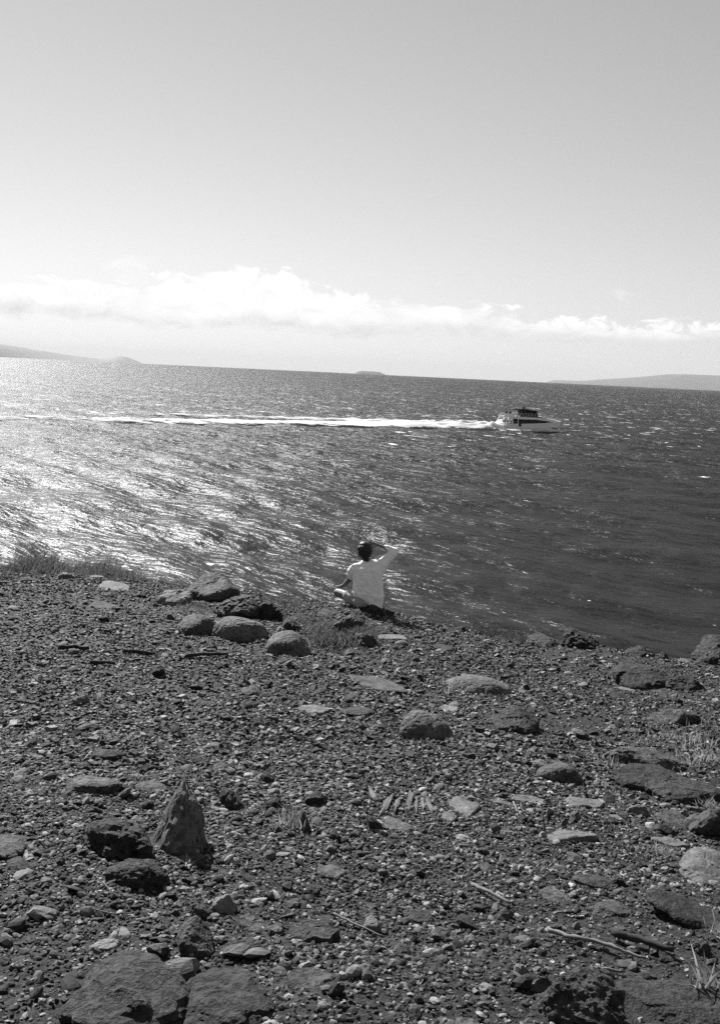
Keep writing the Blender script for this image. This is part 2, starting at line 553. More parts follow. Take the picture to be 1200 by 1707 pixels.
def rock_mesh(name, seed, size, sub=4, style='a', detail=1.0):
    rs = np.random.default_rng(seed)
    D, F = ICO[sub]
    if style == 'r':
        r = rock_radius(D, rs, 12, 8.0, 0.70)
        r = np.minimum(r, (0.50 + 0.06 * vnoise(D[:, 0] * 2 + seed, D[:, 1] * 2, seed=seed)) / np.maximum(D[:, 2] + 0.18 * D[:, 0] * np.sin(seed) + 0.18 * D[:, 1] * np.cos(seed), 0.2)) * 0.55 + r * 0.45
    elif style == 'o':
        r = rock_radius(D, rs, 12, 6.0, 0.78)
    elif style == 's':
        r = rock_radius(D, rs, 9, 22.0, 0.60)
    else:
        r = rock_radius(D, rs, 15, 16.0, 0.60)
    V = D * r[:, None]
    if style == 'p':                                     # leaning pyramid
        up = np.clip((V[:, 2] + 0.3) / 1.2, 0, 1)
        V[:, 0] *= 1 - 0.86 * up ** 0.85
        V[:, 1] *= 1 - 0.42 * up
        V[:, 0] += 0.14 * up
    amp = {'o': 0.05, 'r': 0.085, 's': 0.035, 'a': 0.075, 'c': 0.15, 'p': 0.09}[style] * detail
    S = V * np.array(size)[None] / max(size)             # noise in true proportions
    o = seed * 3.7
    f = fbm(S[:, 0] * 2.3 + o, S[:, 1] * 2.3, S[:, 2] * 2.3, seed, 5, 0.55)
    if style == 'c':
        f = f * 0.6 + 0.9 * (0.4 - np.abs(fbm(S[:, 0] * 3.1 + o, S[:, 1] * 3.1, S[:, 2] * 4.5, seed + 5, 4, 0.55)))
    cr = fbm(S[:, 0] * 1.5 + o, S[:, 1] * 1.5 + 9, S[:, 2] * 2.4, seed + 11, 3, 0.5)         # joints and cracks
    cr2 = fbm(S[:, 0] * 3.3 + o, S[:, 1] * 3.3, S[:, 2] * 3.0 + 4, seed + 23, 2, 0.5)
    q_ = 0.35 if style == 'o' else 1.0
    f = 1 + amp * f - q_ * 0.055 * np.exp(-(cr / 0.07) ** 2) - 0.03 * np.exp(-(cr2 / 0.08) ** 2)
    f = f + q_ * 0.05 * np.round(1.6 * vnoise(S[:, 0] * 1.9 + o, S[:, 1] * 1.9, S[:, 2] * 2.5, seed + 31))    # broken steps
    V = V * f[:, None]
    V = V * (np.array(size) / 2)[None]
    return mesh_np(name, V, F, False)


def slab_mesh(name, seed, size, na=56):
    """flat stone: irregular polygon in plan, split flat top, broken rim"""
    rs = np.random.default_rng(seed)
    th = np.linspace(0, 2 * np.pi, na, endpoint=False)
    k = rs.integers(5, 8)
    an = np.sort(rs.uniform(0, 2 * np.pi, k)) * 0.35 + np.linspace(0, 2 * np.pi, k, endpoint=False) * 1.0
    d = rs.uniform(0.62, 1.0, k)
    dots = np.maximum(np.cos(th[:, None] - an[None]), 0) / d[None]
    r = (np.sum(dots ** 16, 1) + (1 / 1.15) ** 16) ** (-1 / 16)
    r *= 1 + 0.06 * vnoise(np.cos(th) * 5 + seed, np.sin(th) * 5, seed=seed)
    V, rings = [], [(0.0, 1.0), (0.3, 1.0), (0.6, 1.0), (0.82, 0.98), (0.93, 0.90), (0.985, 0.70), (1.0, 0.3), (1.03, -1.0)]
    sl = rs.normal(0, 0.14, 2)
    for fr, z in rings:
        x, y = np.cos(th) * r * fr, np.sin(th) * r * fr
        zz = z + (0.16 * fbm(x * 2 + seed, y * 2, seed=seed, octv=4) + sl[0] * x + sl[1] * y + 0.10 * np.round(1.5 * vnoise(x * 1.3 + seed, y * 1.3, seed=seed + 2)) * (fr < 0.9)) * (z > 0)
        V.append(np.stack([x, y, zz], 1))
    V = np.concatenate(V) * (np.array(size) / 2)[None]
    m = len(rings)
    F = np.array([[i * na + j, i * na + (j + 1) % na, (i + 1) * na + (j + 1) % na, (i + 1) * na + j] for i in range(m - 1) for j in range(na)])[:, ::-1]
    return mesh_np(name, V, F, False)


MATS = {'f': M_FACE, 'd': M_DARK, 'm': M_MID, 'p': M_PALE}
FOOT = []                                                # footprints, kept free of loose gravel


def place_rock(name, label, cat, x, y, wpx, hpx, mat, style, seed, yaw=None, tall=None, group=None):
    h = hit(x, min(y + hpx * 0.5, 1760))
    P, D = h
    m = D / FPX
    d = P - np.array((0, 0, CAMZ))
    delta = math.atan2(-d[2], math.hypot(d[0], d[1]))
    g = max(delta - math.radians(6.0), math.radians(4))
    W = wpx * m; hm = hpx * m
    if style in 's':
        H = tall * W if tall else max(0.10 * W, 0.02)
        dep = min(max((hm - 0.7 * H) / math.sin(g), 0.45 * W), 1.5 * W)
    elif style == 'k':
        W = W * (0.8 + 0.7 * random.Random(seed).random()); H = 0.45 * W; dep = min(hm / math.sin(g), 0.32)
    else:
        dep = 0.85 * W
        lim = {'o': 0.55, 'r': 0.40 if D > 6 else 0.27, 'a': 0.62, 'c': 0.62, 'p': 1.3}[style]
        H = tall * W if tall else min(max((hm - 0.42 * dep * math.sin(g)) / math.cos(delta), 0.14 * W), lim * W)
        dep = min(max((hm - 0.6 * H) / math.sin(g), 0.75 * W), (1.25 if D > 6 else 1.7) * W)
    dirv = np.array((d[0], d[1])) / math.hypot(d[0], d[1])
    c = P[:2] + dirv * dep * 0.42
    st_ = style
    ye_, _ = edge_yz(c[0])
    if c[1] > ye_ - 0.12:
        c[1] = ye_ - 0.12
    gz = max(float(ground(c[0], c[1])), P[2] - 0.03) - {'s': 0.48, 'k': 0.1, 'p': 0.05}.get(st_, 0.10) * H
    tot = H * 1.75
    az = math.atan2(dirv[0], dirv[1])
    sub = 5 if wpx > 60 else (4 if wpx > 24 else 3)
    st = 's' if style == 'k' else style
    me = slab_mesh(name, seed, (W, dep, tot)) if st == 's' else rock_mesh(name, seed, (W * 1.08, dep * 1.08, tot), sub, st)
    o = link(name, me, MATS[mat])
    o.location = (c[0], c[1], gz + H - tot / 2)
    rs = random.Random(seed)
    tilt = 0.10 if st != 'p' else 0.02
    o.rotation_euler = (rs.uniform(-tilt, tilt) - 0.08, rs.uniform(-tilt, tilt) + 0.05, -az + (math.radians(yaw) if yaw is not None else rs.uniform(-0.35, 0.35)))
    tag(o, label, cat, group)
    FOOT.append((c[0], c[1], W * 0.46, dep * 0.46))
    return o


ROCKS = [
    # x, y, w, h, material, style, label[, yaw, tall]
    (110, 958, 32, 15, 'p', 'r', 'pale rounded stone at the grassy brink, left of its twin'),
    (161, 962, 30, 12, 'p', 'r', 'pale rounded stone at the grassy brink, right of its twin'),
    (18, 951, 26, 9, 'p', 's', 'small pale flat stone at the left end of the brink'),
    (190, 977, 56, 14, 'p', 's', 'long pale flat slab just below the twin brink stones'),
    (175, 1008, 60, 12, 'm', 's', 'grey flush slab in gravel below the long pale slab'),
    (290, 990, 52, 36, 'p', 'a', 'pale pointed boulder at the left of the brink boulders'),
    (358, 981, 86, 44, 'm', 'a', 'broad grey slanting boulder on the brink behind the pointed one'),
    (408, 1005, 86, 50, 'm', 'a', 'large dark craggy boulder on the brink, centre of the boulder group', None, 0.36),
    (448, 1018, 56, 34, 'd', 'a', 'black-faced boulder on the brink right of the craggy one'),
    (327, 1038, 62, 40, 'm', 'o', 'squat boulder with a black front face below the slanting boulder'),
    (398, 1046, 84, 48, 'f', 'o', 'big smooth grey boulder with a dark right end'),
    (475, 1071, 72, 44, 'f', 'o', 'smooth grey boulder lying nearest to the camera in the brink group'),
    (483, 1041, 34, 22, 'd', 'a', 'small black rock wedged above the nearest smooth boulder'),
    (578, 1042, 64, 34, 'm', 'a', 'low grey rock in dry grass below the sitting person'),
    (606, 1066, 44, 26, 'd', 'a', 'dark rock in the grass right of the low grey rock'),
    (545, 1022, 40, 12, 'd', 's', 'small dark rock on the brink left of the person'),
    (262, 1119, 26, 20, 'd', 'a', 'single black rock alone on the left gravel slope'),
    (650, 1060, 60, 14, 'p', 's', 'pale low slab in the gravel below the person'),
    (735, 1077, 42, 16, 'd', 's', 'dark flat stone on the slope right of the person'),
    (770, 1042, 18, 15, 'd', 'a', 'small black rock on the brink right of the person'),
    (900, 1056, 58, 22, 'd', 'c', 'low dark jagged rock at the left of the brink rocks'),
    (957, 1053, 66, 34, 'd', 'c', 'tallest dark jagged rock on the right brink'),
    (968, 1068, 44, 14, 'p', 's', 'pale slab in front of the tallest jagged brink rock'),
    (1054, 1073, 46, 18, 'd', 'c', 'small dark rock right of the jagged brink rocks'),
    (1094, 1083, 18, 13, 'd', 'a', 'black stone at the notch in the brink'),
    (1185, 1078, 92, 42, 'd', 'c', 'striated rock ledge rising at the right edge of the brink'),
    (1138, 1097, 24, 12, 'p', 's', 'small pale stone left of the striated ledge'),
    (797, 1139, 112, 34, 'f', 'o', 'long low grey hump half buried in the middle gravel'),
    (712, 1207, 100, 52, 'f', 'o', 'cracked light grey boulder in the middle of the slope'),
    (862, 1198, 82, 46, 'd', 'a', 'dark wedge-shaped boulder right of the cracked boulder'),
    (748, 1178, 36, 18, 'p', 's', 'pale flat stone just behind the cracked boulder'),
    (628, 1134, 80, 36, 'm', 's', 'flush grey slab running down the slope below the person', 30),
    (596, 1184, 62, 20, 'd', 's', 'dark slab with a shadowed lip left of the cracked boulder'),
    (524, 1183, 54, 16, 'p', 's', 'pale flush slab left of the dark lipped slab'),
    (430, 1207, 26, 14, 'd', 'a', 'small dark stone below the pale flush slab'),
    (1080, 1126, 98, 46, 'd', 'r', 'dark mossy boulder on the right slope below the ledge'),
    (1150, 1140, 64, 24, 'd', 'a', 'long dark rock joined to the right of the mossy boulder'),
    (1044, 1146, 32, 12, 'p', 's', 'pale slab left of the mossy boulder'),
    (1122, 1194, 76, 28, 'm', 'a', 'grey rock with a black hollow on the right slope', None),
    (1080, 1262, 130, 50, 'm', 'r', 'grey back hump of the grassy outcrop on the right'),
    (1092, 1296, 150, 54, 'd', 'r', 'large dark rounded outcrop with dry grass behind it'),
    (1130, 1318, 130, 44, 'd', 'r', 'lower dark lobe at the front of the grassy outcrop'),
    (936, 1287, 76, 36, 'm', 'o', 'smooth grey mound left of the grassy outcrop'),
    (903, 1273, 26, 24, 'p', 'a', 'small pale block at the left of the grey mound'),
    (972, 1336, 78, 24, 'p', 's', 'widest pale flat slab right of the middle foreground'),
    (884, 1332, 60, 15, 'p', 's', 'pale slab left of the widest pale slab'),
    (838, 1340, 46, 14, 'p', 's', 'narrow pale slab between the pointed slab and the wide ones'),
    (773, 1346, 66, 32, 'p', 's', 'pale pointed triangular slab in the middle foreground'),
    (746, 1356, 26, 30, 'p', 's', 'narrow pale slab leaning left of the triangular slab'),
    (945, 1393, 86, 24, 'p', 's', 'long thin pale slab slanting down to the right', 28),
    (1062, 1349, 38, 22, 'p', 'a', 'pale lumpy stone in front of the outcrop'),
    (1106, 1383, 42, 20, 'd', 'a', 'small dark wedge left of the square grey rocks'),
    (1122, 1360, 54, 40, 'm', 's', 'smooth grey slab under the front of the outcrop'),
    (1172, 1374, 60, 42, 'm', 'a', 'square grey rock above the light boulder at right'),
    (1178, 1437, 96, 68, 'p', 'r', 'largest light grey boulder at the right edge', None, 0.34),
    (1118, 1404, 56, 18, 'p', 's', 'pale slab left of the largest light boulder'),
    (664, 1372, 60, 24, 'p', 's', 'pale forked slab below the row of splinters'),
    (155, 1308, 86, 36, 'm', 'r', 'low grey hump on the left gravel above the peaked rock'),
    (180, 1258, 60, 22, 'd', 'r', 'dark low hump high on the left gravel'),
    (254, 1309, 42, 28, 'm', 'r', 'rounded grey stone left of the peaked rock'),
    (298, 1360, 112, 122, 'f', 'p', 'tall peaked rock standing in the left foreground'),
    (205, 1400, 116, 74, 'd', 'c', 'craggy dark rock with a hollow left of the peaked rock', None, 0.40),
    (225, 1458, 112, 52, 'd', 'c', 'crumbling dark rock at the foot of the peaked rock', None, 0.26),
    (385, 1332, 40, 34, 'd', 'a', 'black rock right of the peaked rock'),
    (527, 1331, 34, 22, 'd', 'a', 'black angular stone in the middle of the foreground gravel'),
    (497, 1364, 44, 42, 'm', 'p', 'small pyramid stone in the dry grass tuft'),
    (550, 1450, 46, 38, 'm', 's', 'grey tilted slab below the pyramid stone', 35),
    (522, 1543, 80, 66, 'd', 's', 'smooth dark oblong slab tilted in the near gravel', 38, 0.28),
    (418, 1522, 50, 66, 'm', 's', 'thin grey slab on edge left of the oblong slab', 40, 0.3),
    (459, 1538, 24, 44, 'm', 's', 'narrow dark shard between the two tilted slabs', 30, 0.4),
    (322, 1566, 66, 60, 'm', 'a', 'blocky stone with a bright top and black front'),
    (372, 1508, 46, 30, 'p', 'a', 'pale angular stone left of the slab on edge'),
    (330, 1520, 40, 22, 'm', 'a', 'grey stone beside the pale angular stone'),
    (180, 1578, 50, 20, 'p', 's', 'pale flat stone behind the largest near boulder'),
    (202, 1652, 190, 140, 'd', 'r', 'largest dark flat boulder at the bottom left'),
    (358, 1662, 170, 116, 'd', 'r', 'second large dark boulder at the bottom, right of the largest'),
    (232, 1698, 74, 44, 'd', 'a', 'black stone in front of the two large bottom boulders'),
    (515, 1632, 110, 40, 'm', 's', 'curved grey flush slab right of the large bottom boulders', 22),
    (620, 1541, 38, 30, 'p', 'a', 'pale-topped stone with a black base in the near gravel'),
    (31, 1441, 36, 26, 'd', 'r', 'round dark stone at the left edge'),
    (14, 1402, 64, 56, 'm', 'r', 'grey hump cut by the left edge'),
    (955, 1676, 140, 84, 'd', 'c', 'rough dark boulder at the bottom right of centre'),
    (1130, 1686, 190, 62, 'd', 'r', 'wide dark flat boulder in the bottom right corner'),
    (1150, 1532, 122, 30, 'd', 'r', 'dark curved rock half buried at the right edge'),
    (1015, 1512, 64, 28, 'm', 'r', 'grey hump half buried left of the dark curved rock'),
    (925, 1488, 54, 32, 'm', 's', 'grey narrow slab sunk in the near gravel', 35),
    (985, 1466, 66, 26, 'd', 'r', 'dark low hump right of the sunk grey slab'),
    (700, 1526, 46, 32, 'd', 'r', 'dark low mound in the middle near gravel'),
    (1168, 1584, 26, 18, 'm', 'a', 'pale round stone below the dark curved rock'),
    (868, 1619, 24, 18, 'p', 'a', 'pale pebble left of the rough bottom boulder, upper of two'),
    (899, 1643, 36, 26, 'm', 'a', 'grey block left of the rough bottom boulder'),
    (784, 1571, 24, 20, 'p', 'a', 'pale angular stone in the near gravel right of centre'),
    (805, 1447, 24, 20, 'm', 'r', 'round grey stone below the triangular slab'),
    (1058, 1630, 40, 18, 'm', 's', 'flat grey stone above the corner boulder'),
    (653, 1015, 9, 12, 'd', 'a', 'small black upright stone right of the person'),
    (661, 1019, 11, 8, 'd', 'a', 'small black round stone beside the upright one'),
]
for i, r in enumerate(ROCKS):
    name = 'boulder' if r[2] >= 60 and r[5] != 's' else ('flat_stone' if r[5] == 's' else 'rock')
    place_rock(name, r[6], {'boulder': 'boulder', 'flat_stone': 'slab', 'rock': 'rock'}[name], r[0], r[1], r[2], r[3], r[4], r[5], 100 + i,
               r[7] if len(r) > 7 else None, r[8] if len(r) > 8 else None)
for i, (x, y, hp, lb) in enumerate([(643, 1338, 48, 'leftmost and longest pale splinter in the row of stone splinters'),
                                    (662, 1342, 30, 'short pale splinter, second in the row of stone splinters'),
                                    (680, 1336, 40, 'wide pale splinter, third in the row of stone splinters'),
                                    (692, 1335, 40, 'bright narrow splinter, fourth in the row of stone splinters'),
                                    (703, 1338, 28, 'thin splinter, fifth in the row of stone splinters'),
                                    (714, 1342, 30, 'rightmost splinter in the row of stone splinters'),
                                    (619, 1325, 24, 'lone pale splinter left of the row of stone splinters')]):
    place_rock('stone_splinter', lb, 'splinter', x, y, 9, hp, 'p', 'k', 300 + i, 4 * (i - 3), None, 'row of stone splinters')

# loose stones: the larger ones singly
SV = [rock_mesh('loose_stone', 500 + k, (1, 1, 1), 2, 'a', 0.8) for k in range(10)]
SVM = []
for k, me in enumerate(SV):
    for mk in ('d', 'm', 'm', 'p'):
        m2 = me.copy(); m2.materials.append(MATS[mk]); SVM.append(m2)


def inside_rock(x, y, marg=0.0):
    r = np.zeros(np.shape(x), bool)
    for fx, fy, a, b in FOOT:
        r |= ((x - fx) / (a + marg)) ** 2 + ((y - fy) / (b + marg)) ** 2 < 1
    return r


LAND = [(f[0], f[1], r[6].split(',')[0]) for f, r in zip(FOOT, ROCKS)]
SEEN = set()
cnt = 0
rs = np.random.default_rng(77)
while cnt < 290:
    Y = 2.0 + 11.0 * rs.uniform() ** 1.0
    X = rs.uniform(-1, 1) * (0.40 * Y + 0.2)
    ye, _ = edge_yz(X)
    if Y > ye - 0.25 or inside_rock(np.array([X]), np.array([Y]), 0.02)[0]:
        continue
    size = (0.035 + 0.0055 * Y) * rs.lognormal(0, 0.28)
    o = link('loose_stone', SVM[int(rs.integers(len(SVM)))], None)
    fl = rs.uniform(0.35, 0.7)
    o.scale = (size * rs.uniform(0.9, 1.5), size, size * fl)
    o.location = (X, Y, float(ground(X, Y)) + size * fl * 0.22)
    o.rotation_euler = (rs.normal(0, 0.2), rs.normal(0, 0.2), rs.uniform(0, 6.28))
    j = int(np.argmin([math.hypot(X - f[0], Y - f[1]) for f in LAND]))
    ddx, ddy = X - LAND[j][0], Y - LAND[j][1]
    rel = ('right of' if ddx > 0 else 'left of') if abs(ddx) > abs(ddy) else ('above' if ddy > 0 else 'below')
    tone = {M_DARK: 'dark', M_MID: 'grey', M_PALE: 'pale'}[o.data.materials[0]]
    lb = '%s stone %s the %s' % (tone, rel, LAND[j][2])
    for alt in ('', 'small ', 'flat ', 'angular ', 'rough ', 'loose ', 'chipped ', 'dusty '):
        if alt + lb not in SEEN:
            lb = alt + lb
            break
    SEEN.add(lb)
    tag(o, ' '.join(lb.split()[:16]), 'stone', 'loose stones on the gravel slope')
    cnt += 1

# gravel: too many to count, one mesh
def pebbles(n, X, Y, R, flat, sub, seed):
    rs = np.random.default_rng(seed)
    if sub == 0:                                          # split chips: 12 triangles
        D = np.array([(x, y, z) for z in (-1, 1) for y in (-1, 1) for x in (-1, 1)], float) * 0.80
        D[4:, :2] *= 0.78
        F = np.array([(0, 2, 3, 1), (4, 5, 7, 6), (0, 1, 5, 4), (1, 3, 7, 5), (3, 2, 6, 7), (2, 0, 4, 6)])
        F = np.concatenate([F[:, [0, 1, 2]], F[:, [0, 2, 3]]])
    else:
        D, F = ICO[sub]
    NVAR = 40
    var = []
    for k in range(NVAR):
        if sub == 0:
            var.append(D * rs.uniform(0.55, 1.25, D.shape))
            continue
        r = rock_radius(D, rs, 9 if sub == 1 else 11, 14.0, 0.6)
        var.append(D * r[:, None] * rs.uniform(0.85, 1.1, (len(D), 1)))
    var = np.array(var)
    pick = rs.integers(0, NVAR, n)
    V = var[pick]
    S = np.stack([R * rs.uniform(0.9, 1.55, n), R * rs.uniform(0.75, 1.1, n), R * flat], 1)
    V = V * S[:, None, :]
    a = rs.uniform(0, 2 * np.pi, n); tx = rs.normal(0, 0.28, n); ty_ = rs.normal(0, 0.28, n)
    c, s = np.cos(tx)[:, None], np.sin(tx)[:, None]
    y = V[:, :, 1] * c - V[:, :, 2] * s; z = V[:, :, 1] * s + V[:, :, 2] * c
    c, s = np.cos(ty_)[:, None], np.sin(ty_)[:, None]
    x = V[:, :, 0] * c + z * s; z = -V[:, :, 0] * s + z * c
    c, s = np.cos(a)[:, None], np.sin(a)[:, None]
    x, y = x * c - y * s, x * s + y * c
    gz = ground(X, Y) + S[:, 2] * rs.uniform(-0.1, 0.7, n)
    P = np.stack([x + X[:, None], y + Y[:, None], z + gz[:, None]], 2).reshape(-1, 3)
    FF = (F[None] + (np.arange(n) * len(D))[:, None, None]).reshape(-1, 3)
    return P, FF


def scatter(n, y0, y1, med, sig, seed, rmin, rmax):
    rs = np.random.default_rng(seed)
    Y = np.sqrt(rs.uniform(y0 ** 2, y1 ** 2, n * 2))
    X = rs.uniform(-1, 1, n * 2) * (0.42 * Y + 0.7)
    ye, _ = edge_yz(X)
    dens = 0.56 + 0.75 * vnoise(X * 0.7, Y * 0.7, seed=21) + 0.25 * vnoise(X * 2.6, Y * 2.6, seed=22)
    ok = (Y < ye + 0.15) & (rs.uniform(size=n * 2) < np.clip(dens + 0.28, 0.14, 1)) & ~inside_rock(X, Y, -0.01)
    X, Y = X[ok][:n], Y[ok][:n]
    R = np.clip(med * rs.lognormal(0, sig, len(X)), rmin, rmax)
    return X, Y, R


VS, FS, off = [], [], 0
for (n, y0, y1, med, sig, sub, sd, rmin, rmax) in [(3600, 1.3, 5.2, 0.0150, 0.36, 2, 1, 0.010, 0.036),
                                                   (44000, 1.3, 5.8, 0.0080, 0.42, 1, 2, 0.0035, 0.018),
                                                   (26000, 4.6, 8.5, 0.0095, 0.42, 0, 5, 0.005, 0.022),
                                                   (62000, 5.2, 14.5, 0.0120, 0.44, 0, 3, 0.006, 0.036),
                                                   (34000, 1.4, 4.8, 0.0058, 0.34, 0, 6, 0.003, 0.011)]:
    X, Y, R = scatter(n, y0, y1, med, sig, sd, rmin, rmax)
    P, F_ = pebbles(len(X), X, Y, R, np.random.default_rng(sd + 9).uniform(0.28, 0.75, len(X)), sub, sd + 30)
    VS.append(P); FS.append(F_ + off); off += len(P)
gr = mesh_np('gravel', np.concatenate(VS), np.concatenate(FS), False)
tag(link('gravel', gr, M_GRAVEL), 'grey gravel and pebbles strewn all over the slope', kind='stuff')

# ------------------------------------------------------------------ dry grass, sticks
def grass_mat(name, lo, hi):
    mt = bpy.data.materials.new(name); mt.use_nodes = True
    t = NT(mt.node_tree)
    ri = t.n('ShaderNodeNewGeometry').outputs['Random Per Island']
    v = t.m('ADD', lo, t.m('MULTIPLY', ri, hi - lo))
    c = t.xyz(v, v, v)
    d = t.n('ShaderNodeBsdfDiffuse'); tr = t.n('ShaderNodeBsdfTranslucent')
    t.put(d.inputs[0], c); t.put(tr.inputs[0], c)
    mx = t.n('ShaderNodeMixShader', i_0=0.35)
    t.put(mx.inputs[1], d.outputs[0]); t.put(mx.inputs[2], tr.outputs[0])
    t.put(t.n('ShaderNodeOutputMaterial').inputs[0], mx.outputs[0])
    return mt


M_GRASS = grass_mat('dry_grass', 0.03, 0.20)
M_STRAW = grass_mat('bleached_grass', 0.12, 0.38)


def blades(X, Y, Z, L, wid, rs, lean=(0.3, 0.0), spread=0.5):
    n = len(X)
    a = rs.uniform(0, 2 * np.pi, n)
    bx = np.cos(a) * rs.uniform(0, spread, n) + lean[0]; by = np.sin(a) * rs.uniform(0, spread, n) + lean[1]
    sxx = -by; syy = bx
    nn = np.hypot(sxx, syy) + 1e-6
    sxx, syy = sxx / nn, syy / nn
    k = rs.uniform(-0.6, 0.6, n)
    ux, uy = np.cos(k) * 1.0, np.sin(k)               # blade faces scattered about the view axis
    Vv = []
    for tt, wf in ((0.0, 1.0), (0.4, 0.85), (0.75, 0.5), (1.0, 0.0)):
        cx = X + bx * L * tt ** 1.7; cy = Y + by * L * tt ** 1.7
        cz = Z - 0.01 + L * (tt - 0.28 * (np.hypot(bx, by)) * tt ** 2)
        for s_ in ((-1, 1) if wf > 0 else (0,)):
            Vv.append(np.stack([cx + s_ * ux * wid * wf, cy + s_ * uy * wid * wf, cz], 1))
    V = np.stack(Vv, 1).reshape(-1, 3)
    o = (np.arange(n) * 7)[:, None]
    Q = np.concatenate([np.array([[0, 1, 3, 2]]) + o, np.array([[2, 3, 5, 4]]) + o])
    T = np.array([[4, 5, 6]]) + o
    return V, Q, T


def patch_points(x, y, rx, ry, n, rs):
    P, D = hit(x, y)
    m = D / FPX
    d = P - np.array((0, 0, CAMZ))
    g = max(math.atan2(-d[2], math.hypot(d[0], d[1])) - math.radians(6.0), math.radians(5))
    X = P[0] + rs.normal(0, 0.5, n) * rx * m
    Y = P[1] + rs.normal(0, 0.5, n) * min(ry * m / math.sin(g), 0.9)
    return X, Y, ground(X, Y), m


PATCH = [(20, 950, 60, 12, 800, 42, 1.2), (90, 948, 60, 10, 800, 44, 1.2), (160, 952, 50, 10, 600, 40, 1.1), (215, 958, 40, 8, 300, 28, 1), (-60, 945, 60, 12, 500, 42, 1.2),
         (270, 972, 50, 8, 160, 10, 1), (340, 1012, 50, 12, 500, 13, 1), (300, 1060, 40, 10, 80, 8, 1), (500, 1010, 50, 10, 600, 12, 1), (470, 1000, 30, 6, 240, 12, 1),
         (545, 1050, 46, 22, 700, 15, 1), (600, 1048, 40, 22, 560, 14, 1), (560, 1085, 46, 10, 240, 14, 1), (520, 1035, 40, 10, 150, 11, 1), (640, 1075, 60, 14, 160, 7, 1),
         (700, 1050, 60, 8, 140, 7, 1), (830, 1068, 60, 6, 120, 7, 1), (1010, 1085, 60, 8, 90, 6, 1), (1190, 1130, 40, 14, 90, 10, 1),
         (800, 1120, 120, 18, 160, 6, 1), (420, 1090, 120, 20, 120, 5, 1), (930, 1150, 120, 30, 120, 6, 1)]
GV, GQ, GT, go = [], [], [], 0
rs = np.random.default_rng(8)
for (x, y, rx, ry, n, hp, wf) in PATCH:
    X, Y, Z, m = patch_points(x, y, rx, ry, n, rs)
    cl = np.clip(0.75 + 0.75 * vnoise(X * 3.1, Y * 1.3, seed=61), 0.15, 1.35)
    V, Q, T = blades(X, Y, Z, hp * m * cl * rs.uniform(0.3, 1.1, n), 0.0035 * wf, rs, (0.35, 0.05), 0.95)
    GV.append(V); GQ.append(Q + go); GT.append(T + go); go += len(V)
tag(link('grass', mesh_np('grass', np.concatenate(GV), [np.concatenate(GQ), np.concatenate(GT)], True), M_GRASS),
    'dry grass fringing the brink and the boulders', kind='stuff')

GV, GQ, GT, go = [], [], [], 0
for (x, y, rx, ry, n, hp) in [(1110, 1276, 60, 10, 110, 22), (1170, 1262, 50, 18, 90, 20), (1180, 1205, 40, 20, 50, 14), (760, 1150, 50, 10, 40, 16), (1140, 1235, 60, 12, 90, 16)]:
    X, Y, Z, m = patch_points(x, y, rx, ry, n, rs)
    V, Q, T = blades(X, Y, Z + 0.02, hp * m * rs.uniform(0.5, 1.1, n), 0.0035, rs, (0.1, 0.0), 1.5)
    GV.append(V); GQ.append(Q + go); GT.append(T + go); go += len(V)
tag(link('grass', mesh_np('grass', np.concatenate(GV), [np.concatenate(GQ), np.concatenate(GT)], True), M_STRAW),
    'bleached grass over the outcrop and the right edge of the slope', kind='stuff')
SHRUB = [(548, 1072, 50, 14, 900, 26, 'low dark scrubby plant between the nearest smooth boulder and the person'),
         (600, 1062, 34, 10, 600, 24, 'low dark scrubby plant below the person')]
for (x, y, rx, ry, n, hp, lb) in SHRUB:
    P, D = hit(x, y); m = D / FPX
    X = P[0] + rs.normal(0, 0.36, n) * rx * m; Y = P[1] + rs.normal(0, 0.16, n)
    dome = np.exp(-((X - P[0]) / (rx * m * 0.8)) ** 2)
    V, Q, T = blades(X, Y, ground(X, Y) + rs.uniform(0, 0.5, n) * hp * m * dome * 0.8, hp * m * (0.25 + 0.5 * dome) * rs.uniform(0.4, 1.1, n), 0.006, rs, (0.05, 0.0), 1.6)
    tag(link('shrub', mesh_np('shrub', V, [Q, T], True), M_GRASS), lb, 'shrub')
TUFT = [(485, 1378, 40, 14, 44, 40, 'sparse dry grass tuft around the small pyramid stone'),
        (1022, 1282, 26, 12, 70, 24, 'bleached grass tuft at the left end of the outcrop'),
        (1180, 1345, 30, 8, 70, 20, 'bleached grass tuft in front of the outcrop at right'),
        (1100, 1425, 34, 14, 80, 20, 'bleached grass tuft left of the largest light boulder'),
        (1178, 1662, 40, 12, 26, 60, 'broad-bladed bleached grass tuft behind the corner boulder'),
        (1195, 1560, 24, 10, 26, 36, 'thin bleached grass tuft below the dark curved rock'),
        (395, 1545, 20, 10, 26, 20, 'small bleached grass tuft right of the blocky stone'),
        (315, 1448, 14, 8, 16, 22, 'tiny bleached grass tuft at the foot of the peaked rock')]
for (x, y, rx, ry, n, hp, lb) in TUFT:
    X, Y, Z, m = patch_points(x, y, rx * 0.6, ry * 0.5, n, rs)
    V, Q, T = blades(X, Y, Z, hp * m * rs.uniform(0.5, 1.1, n), (0.0035 if hp < 60 else 0.006), rs, (0.1, 0.0), 1.5)
    tag(link('grass_tuft', mesh_np('grass_tuft', V, [Q, T], True), M_STRAW), lb, 'grass tuft', 'bleached grass tufts among the rocks')


